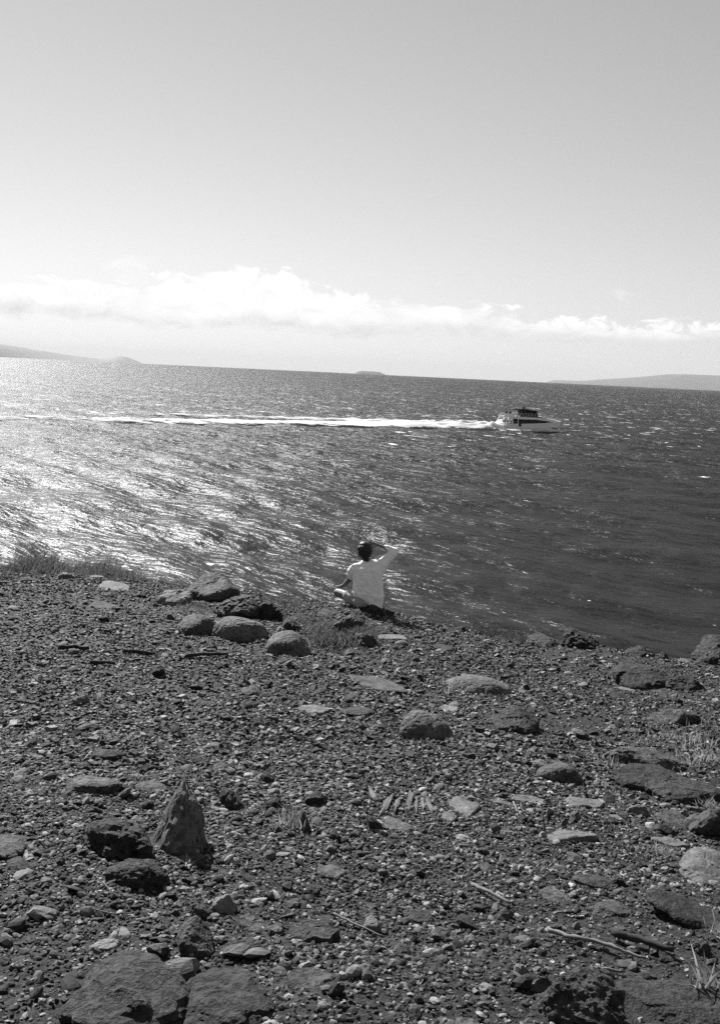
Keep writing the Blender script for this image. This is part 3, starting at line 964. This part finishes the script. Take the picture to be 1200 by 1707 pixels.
def tube(P, r0, r1, seg=7, jit=0.0, seed=0):
    P = np.array(P, float)
    rs = np.random.default_rng(seed)
    n = len(P)
    T = np.gradient(P, axis=0); T /= np.linalg.norm(T, axis=1)[:, None]
    V = []
    for i in range(n):
        a = np.cross(T[i], (0.1, 0.2, 1.0)); a /= np.linalg.norm(a)
        b = np.cross(T[i], a)
        r = r0 + (r1 - r0) * i / (n - 1)
        for k in range(seg):
            th = 2 * math.pi * k / seg
            V.append(P[i] + (a * math.cos(th) + b * math.sin(th)) * r * (1 + jit * rs.normal()))
    F = [[i * seg + k, i * seg + (k + 1) % seg, (i + 1) * seg + (k + 1) % seg, (i + 1) * seg + k] for i in range(n - 1) for k in range(seg)]
    V.append(P[0]); V.append(P[-1])
    Tr = [[len(V) - 2, (k + 1) % seg, k] for k in range(seg)] + [[len(V) - 1, (n - 1) * seg + k, (n - 1) * seg + (k + 1) % seg] for k in range(seg)]
    return np.array(V), np.array(F), np.array(Tr)


M_STICK = plain('weathered_stick', 0.15, 0.85, 0.2)
M_WOOD = plain('dark_wet_wood', 0.03, 0.85, 0.2)
STICKS = [([(912, 1560), (950, 1570), (1000, 1583), (1040, 1598), (1078, 1607)], 0.010, 0.005, M_STICK, 'longest weathered stick lying above the bottom boulders'),
          ([(1020, 1566), (1070, 1580), (1120, 1597)], 0.016, 0.010, M_WOOD, 'dark rotten stick right of the longest stick'),
          ([(138, 1523), (165, 1528), (192, 1530), (219, 1526)], 0.0035, 0.002, M_STICK, 'thin bent twig above the largest bottom boulder'),
          ([(555, 1528), (585, 1545), (640, 1566)], 0.004, 0.003, M_STICK, 'thin pale twig right of the dark oblong slab'),
          ([(786, 1482), (815, 1498), (850, 1515)], 0.009, 0.005, M_STICK, 'weathered stick above the middle near gravel'),
          ([(100, 1085), (125, 1085), (150, 1086)], 0.022, 0.016, M_WOOD, 'short dark driftwood stick, leftmost on the upper left slope'),
          ([(150, 1110), (170, 1110), (192, 1112)], 0.018, 0.014, M_WOOD, 'dark driftwood stick below the leftmost one'),
          ([(205, 1091), (230, 1092), (262, 1094)], 0.020, 0.014, M_WOOD, 'dark driftwood stick in the middle of the upper left slope'),
          ([(312, 1101), (345, 1097), (380, 1096)], 0.020, 0.012, M_WOOD, 'dark driftwood stick below the smooth grey boulder'),
          ([(855, 1345), (862, 1358), (870, 1362)], 0.005, 0.003, M_STICK, 'short bright twig below the pale slabs'),
          ([(1002, 1625), (1018, 1625), (1036, 1628)], 0.007, 0.004, M_STICK, 'short stick between the longest stick and the bottom boulders'),
          ([(172, 1480), (185, 1495), (200, 1502)], 0.003, 0.002, M_STICK, 'curved thin twig by the crumbling dark rock')]
for k, (pp, r0, r1, mt, lb) in enumerate(STICKS):
    Q = [hit(*p)[0] for p in pp]
    n = 5
    Pp = []
    for i in range(len(Q) - 1):
        for j in range(n):
            Pp.append(Q[i] + (Q[i + 1] - Q[i]) * j / n)
    Pp.append(Q[-1]); Pp = np.array(Pp)
    Pp[:, 2] = ground(Pp[:, 0], Pp[:, 1]) + r0 * 1.1 + 0.012
    Pp[:, :2] += np.random.default_rng(k).normal(0, r0 * 0.35, (len(Pp), 2))
    V, F_, T_ = tube(Pp, r0, r1, 7, 0.12, k)
    tag(link('stick', mesh_np('stick', V, [F_, T_], True), mt), lb, 'stick')

# ------------------------------------------------------------------ soft bodies from tapered capsules
def blob(name, caps, voxel, smooth=6, wrinkle=0.0, wscale=10.0, seed=0, ratio=None):
    bm = bmesh.new()
    for (p0, r0, p1, r1) in caps:
        vs = []
        for p, r in ((p0, r0), (p1, r1)):
            rr = np.array(r if isinstance(r, (tuple, list)) else (r, r, r))
            for d in ICO[2][0]:
                vs.append(bm.verts.new(Vector(np.array(p) + d * rr)))
        res = bmesh.ops.convex_hull(bm, input=vs)
        junk = [e for e in res['geom_interior'] + res['geom_unused'] if isinstance(e, bmesh.types.BMVert)]
        bmesh.ops.delete(bm, geom=list(set(junk)), context='VERTS')
    me = bpy.data.meshes.new(name + '_raw')
    bm.to_mesh(me); bm.free()
    ob = bpy.data.objects.new(name + '_raw', me)
    COL.objects.link(ob)
    md = ob.modifiers.new('r', 'REMESH'); md.mode = 'VOXEL'; md.voxel_size = voxel
    ms = ob.modifiers.new('s', 'SMOOTH'); ms.iterations = smooth; ms.factor = 0.5
    dg = bpy.context.evaluated_depsgraph_get()
    dg.update()
    out = bpy.data.meshes.new_from_object(ob.evaluated_get(dg))
    out.name = name
    bpy.data.objects.remove(ob); bpy.data.meshes.remove(me)
    n = len(out.vertices)
    co = np.empty(n * 3, np.float32); out.vertices.foreach_get('co', co); co = co.reshape(-1, 3)
    if wrinkle:
        no = np.empty(n * 3, np.float32); out.vertex_normals.foreach_get('vector', no); no = no.reshape(-1, 3)
        f = fbm(co[:, 0] * wscale + 0.5 * co[:, 2] * wscale, co[:, 1] * wscale, co[:, 2] * wscale * 0.45, seed, 3)
        co = co + no * (f * wrinkle)[:, None]
        out.vertices.foreach_set('co', co.astype(np.float32).ravel())
    out.polygons.foreach_set('use_smooth', np.ones(len(out.polygons), bool))
    out.update()
    return out


# ------------------------------------------------------------------ the sitting person
P, D = hit(618, 1014)
d = P - np.array((0, 0, CAMZ)); hd = math.hypot(d[0], d[1])
c = np.array((d[0], d[1])) / hd * 12.6
pz = CAMZ + d[2] / hd * 12.6
seat_z = float(ground(c[0], c[1]))
person = empty('person', (c[0], c[1], max(pz - 0.02, seat_z + 0.03)))
person.rotation_euler = (0, 0, -math.atan2(c[0], c[1]))
person.scale = (1.08, 1.04, 1.04)
tag(person, 'person in a white shirt sitting on the brink, hand raised to the brow', 'person')
M_SKIN = plain('skin', 0.12, 0.55, 0.4)
M_HAIR = plain('dark_hair', 0.015, 0.5, 0.4)
M_SHORTS = plain('grey_shorts', 0.34, 0.9, 0.1)
M_SHIRT = bpy.data.materials.new('white_cotton'); M_SHIRT.use_nodes = True
t = NT(M_SHIRT.node_tree)
dd = t.n('ShaderNodeBsdfDiffuse'); tt_ = t.n('ShaderNodeBsdfTranslucent')
dd.inputs[0].default_value = (0.90, 0.90, 0.90, 1); tt_.inputs[0].default_value = (0.7, 0.7, 0.7, 1)
bp = t.n('ShaderNodeBump', i_Strength=1.0, i_Distance=0.03)
t.put(bp.inputs['Height'], t.noise(t.mapping(t.n('ShaderNodeTexCoord').outputs['Object'], (0, 0.3, 0), (1, 1, 0.35)), 15.0, 3.0))
t.put(dd.inputs['Normal'], bp.outputs[0])
mx = t.n('ShaderNodeMixShader', i_0=0.02)
t.put(mx.inputs[1], dd.outputs[0]); t.put(mx.inputs[2], tt_.outputs[0])
t.put(t.n('ShaderNodeOutputMaterial').inputs[0], mx.outputs[0])

body = []
def cap(p0, r0, p1, r1): body.append((p0, r0, p1, r1))
cap((-0.12, 0, 0.11), 0.10, (0.06, 0, 0.11), 0.10)                      # pelvis
cap((-0.04, 0.01, 0.14), (0.16, 0.10, 0.1), (-0.055, 0.02, 0.32), (0.135, 0.09, 0.1))
cap((-0.055, 0.02, 0.32), (0.135, 0.09, 0.1), (-0.07, 0.03, 0.50), (0.155, 0.10, 0.1))
cap((-0.215, 0.03, 0.515), 0.06, (0.08, 0.045, 0.585), 0.06)            # shoulder girdle
cap((-0.08, 0.04, 0.58), 0.055, (-0.10, 0.06, 0.70), 0.052)             # neck
cap((-0.108, 0.06, 0.775), (0.078, 0.095, 0.085), (-0.112, 0.095, 0.715), (0.062, 0.07, 0.06))   # skull, jaw
cap((-0.112, 0.165, 0.752), 0.012, (-0.112, 0.182, 0.728), 0.014)       # nose
cap((-0.112, 0.155, 0.690), 0.016, (-0.112, 0.163, 0.698), 0.014)       # chin and lips
for sx in (-1, 1):
    cap((-0.11 + sx * 0.080, 0.068, 0.765), (0.010, 0.018, 0.018), (-0.11 + sx * 0.078, 0.075, 0.730), (0.008, 0.012, 0.012))
    cap((-0.11 + sx * 0.032, 0.148, 0.772), (0.02, 0.012, 0.008), (-0.11 + sx * 0.034, 0.148, 0.766), (0.02, 0.012, 0.008))
cap((0.095, 0.05, 0.59), 0.052, (0.262, 0.22, 0.735), 0.043)            # right arm, raised
cap((0.262, 0.22, 0.735), 0.042, (0.045, 0.215, 0.808), 0.028)
cap((0.045, 0.215, 0.808), (0.03, 0.018, 0.03), (-0.03, 0.195, 0.828), (0.022, 0.015, 0.036))    # palm over the brow
for k in range(4):
    b0 = (-0.035, 0.197 - 0.003 * k, 0.856 - 0.019 * k); ln = (0.062, 0.075, 0.070, 0.052)[k]
    mid = (b0[0] - ln * 0.55, b0[1] - 0.004, b0[2] + 0.004)
    tip = (b0[0] - ln, b0[1] - 0.016, b0[2] - 0.001)
    cap(b0, 0.0095, mid, 0.0088); cap(mid, 0.0088, tip, 0.0078)
cap((0.025, 0.20, 0.792), 0.012, (-0.012, 0.19, 0.776), 0.010); cap((-0.012, 0.19, 0.776), 0.010, (-0.038, 0.185, 0.773), 0.0085)   # thumb
cap((-0.228, 0.03, 0.515), 0.05, (-0.285, 0.15, 0.345), 0.042)          # left arm, down to the knee
cap((-0.285, 0.15, 0.345), 0.040, (-0.36, 0.315, 0.235), 0.028)
cap((-0.36, 0.315, 0.235), 0.028, (-0.395, 0.375, 0.205), (0.034, 0.034, 0.018))
for k in range(4):
    b0 = (-0.375 - 0.017 * k, 0.40 - 0.006 * k, 0.203); ln = (0.055, 0.068, 0.064, 0.048)[k]
    mid = (b0[0] - 0.012, b0[1] + ln * 0.6, b0[2] - 0.006); tip = (b0[0] - 0.018, b0[1] + ln * 0.9, b0[2] - 0.035)
    cap(b0, 0.0095, mid, 0.0088); cap(mid, 0.0088, tip, 0.0078)
cap((-0.365, 0.35, 0.21), 0.011, (-0.345, 0.395, 0.195), 0.009)
cap((-0.11, 0.03, 0.105), 0.092, (-0.43, 0.33, 0.125), 0.058)           # left thigh and crossed shin
cap((-0.43, 0.33, 0.125), 0.056, (-0.15, 0.56, -0.03), 0.036)
cap((-0.15, 0.56, -0.03), 0.034, (-0.07, 0.63, -0.09), 0.030); cap((-0.15, 0.57, -0.06), 0.030, (-0.07, 0.69, -0.11), 0.024)
cap((0.05, 0.03, 0.105), 0.090, (0.10, 0.45, 0.16), 0.058)              # right thigh, shin over the brink
cap((0.10, 0.45, 0.16), 0.055, (0.07, 0.62, -0.13), 0.036)
cap((0.07, 0.61, -0.15), 0.032, (0.07, 0.78, -0.19), 0.026)
link('body', blob('body', body, 0.0062, 4), M_SKIN, person)

SH = [((0.03, 0.03, 0.50), 0.10, (0.13, 0.075, 0.60), 0.078),
      ((-0.10, 0.03, 0.50), 0.10, (-0.21, 0.03, 0.50), 0.075),
      ((-0.045, -0.015, 0.20), (0.12, 0.122, 0.06), (-0.065, 0.02, 0.50), (0.12, 0.130, 0.09)),
      ((-0.06, -0.012, 0.36), (0.17, 0.118, 0.06), (-0.07, 0.01, 0.47), (0.175, 0.125, 0.06)),
      ((-0.14, -0.005, 0.20), (0.10, 0.115, 0.05), (-0.15, 0.025, 0.50), (0.095, 0.125, 0.09)),
      ((0.055, -0.005, 0.20), (0.105, 0.12, 0.05), (0.02, 0.03, 0.52), (0.095, 0.125, 0.09)),
      ((-0.14, -0.01, 0.23), (0.105, 0.12, 0.04), (0.06, -0.01, 0.20), (0.11, 0.125, 0.05)),
      ((-0.05, -0.02, 0.20), (0.14, 0.115, 0.05), (0.045, -0.03, 0.075), (0.10, 0.11, 0.03)),
      ((0.03, -0.03, 0.10), (0.09, 0.10, 0.03), (0.075, -0.03, 0.045), (0.07, 0.09, 0.03)),
      ((-0.215, 0.03, 0.520), 0.068, (-0.09, 0.04, 0.575), 0.072),
      ((-0.09, 0.04, 0.575), 0.072, (0.085, 0.045, 0.588), 0.072),
      ((-0.09, 0.045, 0.60), (0.075, 0.07, 0.03), (-0.09, 0.05, 0.625), (0.062, 0.062, 0.02)),
      ((0.09, 0.05, 0.585), 0.070, (0.255, 0.215, 0.728), 0.056),
      ((0.260, 0.222, 0.738), 0.054, (0.160, 0.225, 0.780), 0.046),
      ((-0.232, 0.03, 0.515), 0.068, (-0.272, 0.10, 0.425), 0.062),
      ((0.06, -0.03, 0.20), (0.095, 0.11, 0.03), (0.10, -0.04, 0.02), (0.05, 0.07, 0.02)),
      ((-0.02, -0.04, 0.16), (0.09, 0.09, 0.03), (0.06, -0.05, 0.03), (0.07, 0.06, 0.02))]
shirt = link('shirt', blob('shirt', SH, 0.008, 4, 0.011, 15.0, 3), M_SHIRT, person)
SR = [((-0.12, -0.005, 0.115), 0.112, (0.06, -0.005, 0.115), 0.112),
      ((-0.11, 0.02, 0.112), 0.108, (-0.275, 0.185, 0.118), 0.096),
      ((0.05, 0.02, 0.112), 0.106, (0.08, 0.27, 0.14), 0.094)]
link('shorts', blob('shorts', SR, 0.009, 4, 0.006, 16.0, 5), M_SHORTS, person)
HR = [((-0.108, 0.035, 0.795), (0.099, 0.105, 0.082), (-0.106, 0.015, 0.735), (0.092, 0.07, 0.075)),
      ((-0.108, 0.10, 0.835), (0.070, 0.06, 0.04), (-0.108, 0.03, 0.85), (0.075, 0.07, 0.035)),
      ((-0.10, 0.0, 0.70), (0.062, 0.045, 0.05), (-0.098, 0.005, 0.665), (0.052, 0.04, 0.03))]
link('hair', blob('hair', HR, 0.008, 2, 0.008, 40.0, 9), M_HAIR, person)
place_rock('rock', 'dark rock the person is sitting on', 'rock', 620, 1013, 40, 20, 'd', 'a', 777)

# ------------------------------------------------------------------ tour boat and its passengers
B1, _ = sea_hit(600, 706.5); B2, _ = sea_hit(832, 715)
BC, BD = sea_hit(878, 717)
heading = math.atan2(B2[1] - B1[1], B2[0] - B1[0]) * 0.6
boat = empty('tour_boat', (BC[0], BC[1], -0.15))
boat.rotation_euler = (0, math.radians(-1.0), heading)
BS = BD / FPX * 103 / 20.2
boat.scale = (BS, BS, BS)
tag(boat, 'white two-deck tour catamaran with dark window band speeding over the sea', 'boat')
M_HULL = plain('white_gelcoat', 0.76, 0.35, 0.5)
M_BLACK = plain('tinted_window', 0.008, 0.3, 0.12)
M_CANVAS = plain('black_canvas', 0.012, 1.0, 0.0)
M_RAIL = plain('white_rail', 0.7, 0.4, 0.5)
M_DECK = plain('grey_deck', 0.35, 0.8, 0.2)
M_NAVY = plain('navy_decal', 0.03, 0.5, 0.4)


def loft(name, rings, mat, parent, smooth=False):
    n = len(rings[0])
    V = np.array([p for r in rings for p in r], float)
    F = np.array([[i * n + k, i * n + (k + 1) % n, (i + 1) * n + (k + 1) % n, (i + 1) * n + k] for i in range(len(rings) - 1) for k in range(n)])
    me = bpy.data.meshes.new(name)
    faces = [list(map(int, f)) for f in F] + [list(range(n))[::-1], list(range((len(rings) - 1) * n, len(rings) * n))]
    me.from_pydata([tuple(v) for v in V], [], faces)
    me.update()
    if smooth:
        me.polygons.foreach_set('use_smooth', np.ones(len(me.polygons), bool))
    return link(name, me, mat, parent)


def box(name, x0, x1, y0, y1, z0, z1, mat, parent, shear=0.0):
    r = lambda x, s: [(x + shear * s0, y, z) for (y, z, s0) in ((y0, z0, 0), (y1, z0, 0), (y1, z1, 1), (y0, z1, 1))]
    return loft(name, [r(x0, 0), r(x1, 0)], mat, parent)


def pipe(name, pts, r, mat, parent):
    V, F_, T_ = tube(pts, r, r, 6)
    return link(name, mesh_np(name, V, [F_, T_], True), mat, parent)


for sy in (-1, 1):
    rings = []
    for x, zk, zs, wd in [(-10.0, 0.1, 1.5, 0.95), (-9, -0.5, 1.75, 1.05), (-6, -0.8, 2.2, 1.1), (-1, -0.9, 2.4, 1.1), (4, -0.8, 2.65, 1.0), (7, -0.6, 3.0, 0.80), (8.8, -0.3, 3.3, 0.52), (9.6, 0.2, 3.45, 0.2)]:
        y0 = sy * 2.55
        rk = 0.18 * max(0, (x - 6) / 4)
        rings.append([(x + rk * (z + 0.5), y0 + f * wd, z) for (f, z) in ((-1, zs), (-0.97, zs * 0.45), (-0.8, 0.15), (-0.2, zk), (0.2, zk), (0.8, 0.15), (0.97, zs * 0.45), (1, zs))])
    hull = loft('hull', rings, M_HULL, boat)
    # dark swoosh painted at the bow
    ys = sy * 2.55 + sy * 0.0
    sw = [(7.0, 1.55), (7.3, 1.0), (8.2, 0.85), (9.2, 1.15), (9.75, 1.6), (9.0, 1.35), (8.0, 1.15), (7.5, 1.2)]
    def wat(x): return np.interp(x, (7, 8.8, 9.6, 10.2), (0.84, 0.58, 0.34, 0.14))
    V = [(x, sy * (2.55 + wat(x) + o), z) for o in (0.02, 0.05) for x, z in sw]
    n = len(sw)
    me = bpy.data.meshes.new('bow_swoosh')
    me.from_pydata(V, [], [list(range(n, 2 * n))] + [[k, (k + 1) % n, n + (k + 1) % n, n + k] for k in range(n)])
    link('bow_swoosh', me, M_NAVY, hull)
loft('bridge_deck', [[(x, -2.6, z0), (x, 2.6, z0), (x, 2.6, z1), (x, -2.6, z1)] for x, z0, z1 in [(-9.4, 0.9, 1.55), (-4, 0.9, 2.2), (5, 1.1, 2.6), (8.6, 1.9, 2.95)]], M_DECK, boat)
# saloon with a roof that sweeps down to the foredeck
crings = []
for x, zt, yw in [(-5.6, 4.42, 3.35), (-2, 4.45, 3.35), (3, 4.35, 3.3), (5.6, 4.22, 3.15), (7.6, 3.92, 2.8), (9.6, 3.55, 2.2)]:
    zb = np.interp(x, (-6, 4, 9.6), (2.15, 2.6, 3.05))
    crings.append([(x, -yw - 0.16, zb), (x, -yw, zt - 0.12), (x, -yw + 0.35, zt), (x, yw - 0.35, zt), (x, yw, zt - 0.12), (x, yw + 0.16, zb)])
cabin = loft('cabin', crings, M_HULL, boat)
for sy in (-1, 1):
    xs_ = np.linspace(-3.9, 7.7, 15)
    zt = np.interp(xs_, (-3.9, 1.5, 5, 7.7), (3.75, 3.72, 3.40, 3.0))
    zb_ = np.interp(xs_, (-3.9, 1.5, 7.7), (2.32, 2.50, 2.88))
    yo = np.interp(xs_, (-5.6, 3, 5.6, 7.7), (3.53, 3.48, 3.34, 3.0))
    rg = [[(x, sy * (y - 0.05), b), (x, sy * (y + 0.03), b), (x, sy * (y - 0.05), tp), (x, sy * (y - 0.16), tp)] for x, tp, b, y in zip(xs_, zt, zb_, yo)]
    wb_ = loft('window_band', rg, M_BLACK, cabin)
    for k in (2, 4, 6, 8, 10):
        x = xs_[k]
        loft('mullion', [[(x + a, sy * (yo[k] + 0.0), zb_[k] + 0.02), (x + a, sy * (yo[k] + 0.06), zb_[k] + 0.02), (x + a, sy * (yo[k] - 0.02), zt[k] - 0.02), (x + a, sy * (yo[k] - 0.08), zt[k] - 0.02)] for a in (-0.04, 0.04)], M_CANVAS, cabin)
    box('door', -3.8, -2.95, sy * 3.46, sy * 3.66, 1.45, 2.5, M_BLACK, boat)
    box('side_opening', -5.55, -4.2, sy * 3.36, sy * 3.56, 2.3, 3.9, M_BLACK, cabin)
box('upper_deck', -8.6, 5.4, -3.2, 3.2, 4.44, 4.58, M_DECK, boat)
for sy in (-1, 1):
    box('stern_bulwark', -8.8, -5.4, sy * 3.16, sy * 3.26, 4.3, 5.35, M_HULL, boat, 0.5)
    # curved white arches and stairs at the stern
    for x0 in (-9.7, -7.6):
        pts = [(x0 + 1.9 * k / 8 + 0.0, sy * 3.2, 1.4 + 2.95 * math.sin(math.pi / 2 * k / 8)) for k in range(9)]
        pipe('stern_arch', pts, 0.20, M_HULL, boat)
    st = empty('stairs'); st.parent = boat
    for k in range(8):
        box('step', -9.3 + 0.4 * k, -8.9 + 0.4 * k, sy * 1.6, sy * 2.9, 1.4 + 0.37 * k, 1.5 + 0.37 * k, M_HULL, st)
    box('stringer', -9.3, -8.95, sy * 2.92, sy * 3.0, 1.3, 4.3, M_HULL, st, 2.9)
    rails = [[(x, sy * 3.12, 4.58 + h) for x in np.linspace(-5.2, 5.2, 14)] for h in (0.5, 0.95)]
    for rp in rails:
        pipe('railing', rp, 0.035, M_RAIL, boat)
    for x in np.linspace(-5.2, 5.2, 12):
        pipe('rail_post', [(x, sy * 3.12, 4.5), (x, sy * 3.12, 5.05), (x, sy * 3.12, 5.55)], 0.035, M_RAIL, boat)
    for x in (3.5, 4.4):
        box('wind_panel', x, x + 0.75, sy * 3.14, sy * 3.19, 4.62, 5.5, M_RAIL, boat)
    for x in (-3.9, -2.4, -0.8):
        pipe('canopy_post', [(x, sy * 2.5, 4.5), (x, sy * 2.5, 5.6), (x, sy * 2.5, 6.5)], 0.05, M_CANVAS, boat)
    pipe('bow_rail', [(x, sy * np.interp(x, (6, 10), (2.6, 2.3)), np.interp(x, (6, 10), (4.6, 4.0))) for x in np.linspace(6, 10, 8)], 0.03, M_RAIL, boat)
    for x in (6.2, 7.4, 8.6, 9.8):
        yy = sy * np.interp(x, (6, 10), (2.6, 2.3)); zz = np.interp(x, (6, 10), (4.6, 4.0))
        pipe('rail_post', [(x, yy, zz - 0.95), (x, yy, zz - 0.4), (x, yy, zz)], 0.03, M_RAIL, boat)
# dark wheelhouse and canopy
loft('wheelhouse', [[(x, -y, 4.58), (x, y, 4.58), (x, y * 0.93, zt), (x, -y * 0.93, zt)] for x, zt, y in [(-2.3, 6.5, 2.45), (1.2, 6.35, 2.45), (2.1, 6.05, 2.4), (2.75, 5.3, 2.2)]], M_CANVAS, boat)
loft('canopy', [[(x, -2.75, z), (x, 2.75, z), (x, 2.6, z + 0.16), (x, -2.6, z + 0.16)] for x, z in [(-4.2, 6.52), (-2, 6.62), (0.3, 6.56), (1.8, 6.3), (2.9, 5.95)]], M_CANVAS, boat)
pipe('mast', [(-1.5, 0, 6.6), (-1.45, 0, 7.2), (-1.5, 0, 7.9)], 0.14, M_CANVAS, boat)
box('radar', -1.9, -0.9, -0.8, 0.8, 7.1, 7.3, M_CANVAS, boat)
pipe('antenna', [(-1.9, 0.6, 6.6), (-2.0, 0.6, 7.6), (-2.1, 0.6, 8.3)], 0.03, M_RAIL, boat)

pc = [((0, 0, 0.75), (0.16, 0.11, 0.1), (0, 0, 1.35), (0.2, 0.12, 0.1)), ((0, 0, 1.4), 0.06, (0, 0, 1.5), 0.06), ((0, 0.01, 1.6), (0.085, 0.1, 0.11), (0, 0.02, 1.56), (0.08, 0.09, 0.1)),
      ((-0.09, 0, 0.8), 0.10, (-0.1, 0, 0.08), 0.06), ((0.09, 0, 0.8), 0.10, (0.1, 0, 0.08), 0.06), ((-0.1, 0, 0.05), 0.05, (-0.1, 0.14, 0.04), 0.04), ((0.1, 0, 0.05), 0.05, (0.1, 0.14, 0.04), 0.04),
      ((-0.22, 0, 1.35), 0.06, (-0.26, 0.06, 1.08), 0.05), ((-0.26, 0.06, 1.08), 0.05, (-0.2, 0.25, 0.98), 0.04), ((0.22, 0, 1.35), 0.06, (0.26, 0.06, 1.08), 0.05), ((0.26, 0.06, 1.08), 0.05, (0.2, 0.25, 0.98), 0.04)]
pm = blob('person', pc, 0.035, 2)
pmats = [plain('dark_clothes', 0.03), plain('white_clothes', 0.7), plain('grey_clothes', 0.15)]
pms = []
for mt in pmats:
    m2 = pm.copy(); m2.materials.append(mt); pms.append(m2)
boat_mw = Matrix.Translation(boat.location) @ boat.rotation_euler.to_matrix().to_4x4() @ Matrix.Scale(BS, 4)
prs = random.Random(4)
for k in range(22):
    if k < 16:
        p = Vector((-8.0 + 0.40 * k + prs.uniform(-0.12, 0.12), -2.75 + (k % 3) * 0.8, 4.58)); lb = 'tiny standing passenger on the boat\'s open upper deck'; gp = 'passengers on the upper deck'
    else:
        p = Vector((-8.4 + 0.55 * (k - 16), -2.3 + (k % 2) * 0.7, 1.72)); lb = 'tiny passenger on the boat\'s lower stern deck'; gp = 'passengers on the stern deck'
    ci = prs.choice((0, 0, 1, 2))
    lb = lb.replace('passenger', 'passenger in %s clothes' % ('dark', 'white', 'grey')[ci])
    o = link('person', pms[ci], None)
    o.location = boat_mw @ p
    o.rotation_euler = (0, 0, prs.uniform(0, 6.28))
    s = BS * prs.uniform(0.94, 1.06); o.scale = (s, s, s)
    tag(o, lb, 'person', gp)

# ------------------------------------------------------------------ wake
M_WAKE = bpy.data.materials.new('wake_foam'); M_WAKE.use_nodes = True
t = NT(M_WAKE.node_tree)
at = t.n('ShaderNodeAttribute', attribute_name='cover').outputs['Fac']
pos = t.n('ShaderNodeNewGeometry').outputs['Position']
nn = t.noise(t.mapping(pos, (0, 0, 0), (0.35, 1.0, 1.0)), 0.55, 6.0, 0.66)
al = t.ramp(t.m('ADD', at, t.m('MULTIPLY', t.m('SUBTRACT', nn, 0.5), 2.4)), 0.42, 0.62)
df = t.n('ShaderNodeBsdfDiffuse'); df.inputs[0].default_value = (0.85, 0.85, 0.85, 1)
tl = t.n('ShaderNodeBsdfTranslucent'); tl.inputs[0].default_value = (0.8, 0.8, 0.8, 1)
m0 = t.n('ShaderNodeMixShader', i_0=0.3)
t.put(m0.inputs[1], df.outputs[0]); t.put(m0.inputs[2], tl.outputs[0])
tr = t.n('ShaderNodeBsdfTransparent')
m1 = t.n('ShaderNodeMixShader')
t.put(m1.inputs[0], al); t.put(m1.inputs[1], tr.outputs[0]); t.put(m1.inputs[2], m0.outputs[0])
t.put(t.n('ShaderNodeOutputMaterial').inputs[0], m1.outputs[0])


def wake_strip(name, label, pix, offs, w0, w1, h0, h1, c0, c1, seed):
    pts = np.array([sea_hit(*p)[0] for p in pix])
    seg = np.linalg.norm(np.diff(pts[:, :2], axis=0), axis=1); s = np.concatenate([[0], np.cumsum(seg)])
    n = int(s[-1] / 0.9)
    sv = np.linspace(0, s[-1], n)
    cx = np.interp(sv, s, pts[:, 0]); cy = np.interp(sv, s, pts[:, 1])
    k = 25
    cy = np.convolve(np.pad(cy, k, mode='edge'), np.ones(2 * k + 1) / (2 * k + 1), 'valid')
    f = sv / s[-1]
    wdt = (w0 + (w1 - w0) * f ** 0.7) * (1 + 0.25 * vnoise(sv / 14, sv * 0, seed=seed))
    m = 23
    u = np.linspace(-1, 1, m)
    X = cx[:, None] + 0 * u[None]
    Y = cy[:, None] + offs(f)[:, None] + u[None] * wdt[:, None] / 2
    hh = (h0 * np.exp(-f * 7) + h1)[:, None] * (1 - u[None] ** 2)
    Z = 0.35 + hh * (0.85 + 0.4 * fbm(X / 3.2, Y / 2.2, seed=seed + 3, octv=4)) - 0.5 * u[None] ** 2
    cov = (c0 + (c1 - c0) * f)[:, None] * (1 - np.abs(u[None]) ** 3)
    V = np.stack([X, Y, Z], 2).reshape(-1, 3)
    me = mesh_np(name, V, grid_faces(n, m), True)
    a = me.attributes.new('cover', 'FLOAT', 'POINT')
    a.data.foreach_set('value', cov.ravel().astype(np.float32))
    return tag(link(name, me, M_WAKE), label, kind='stuff')


WP = [(836, 716.5), (800, 715), (740, 712.5), (660, 710), (560, 707.5), (460, 705.5), (340, 704), (200, 702), (60, 699), (-150, 696)]
wake_strip('wake', 'white foaming wake trailing from the boat across the sea', WP, lambda f: 0 * f, 11, 28, 2.3, 0.40, 1.45, 0.20, 31)
wake_strip('wake', 'thinner far arm of the wake behind the main foam', WP[1:], lambda f: 10 + 34 * f, 6, 12, 1.5, 0.4, 1.0, 0.16, 57)
wake_strip('bow_wave', 'low foam along the waterline of the boat', [(926, 718), (900, 718), (860, 718), (830, 717.5)], lambda f: -5.2 + 0 * f, 1.2, 4.5, 0.1, 0.25, 0.30, 0.75, 91)
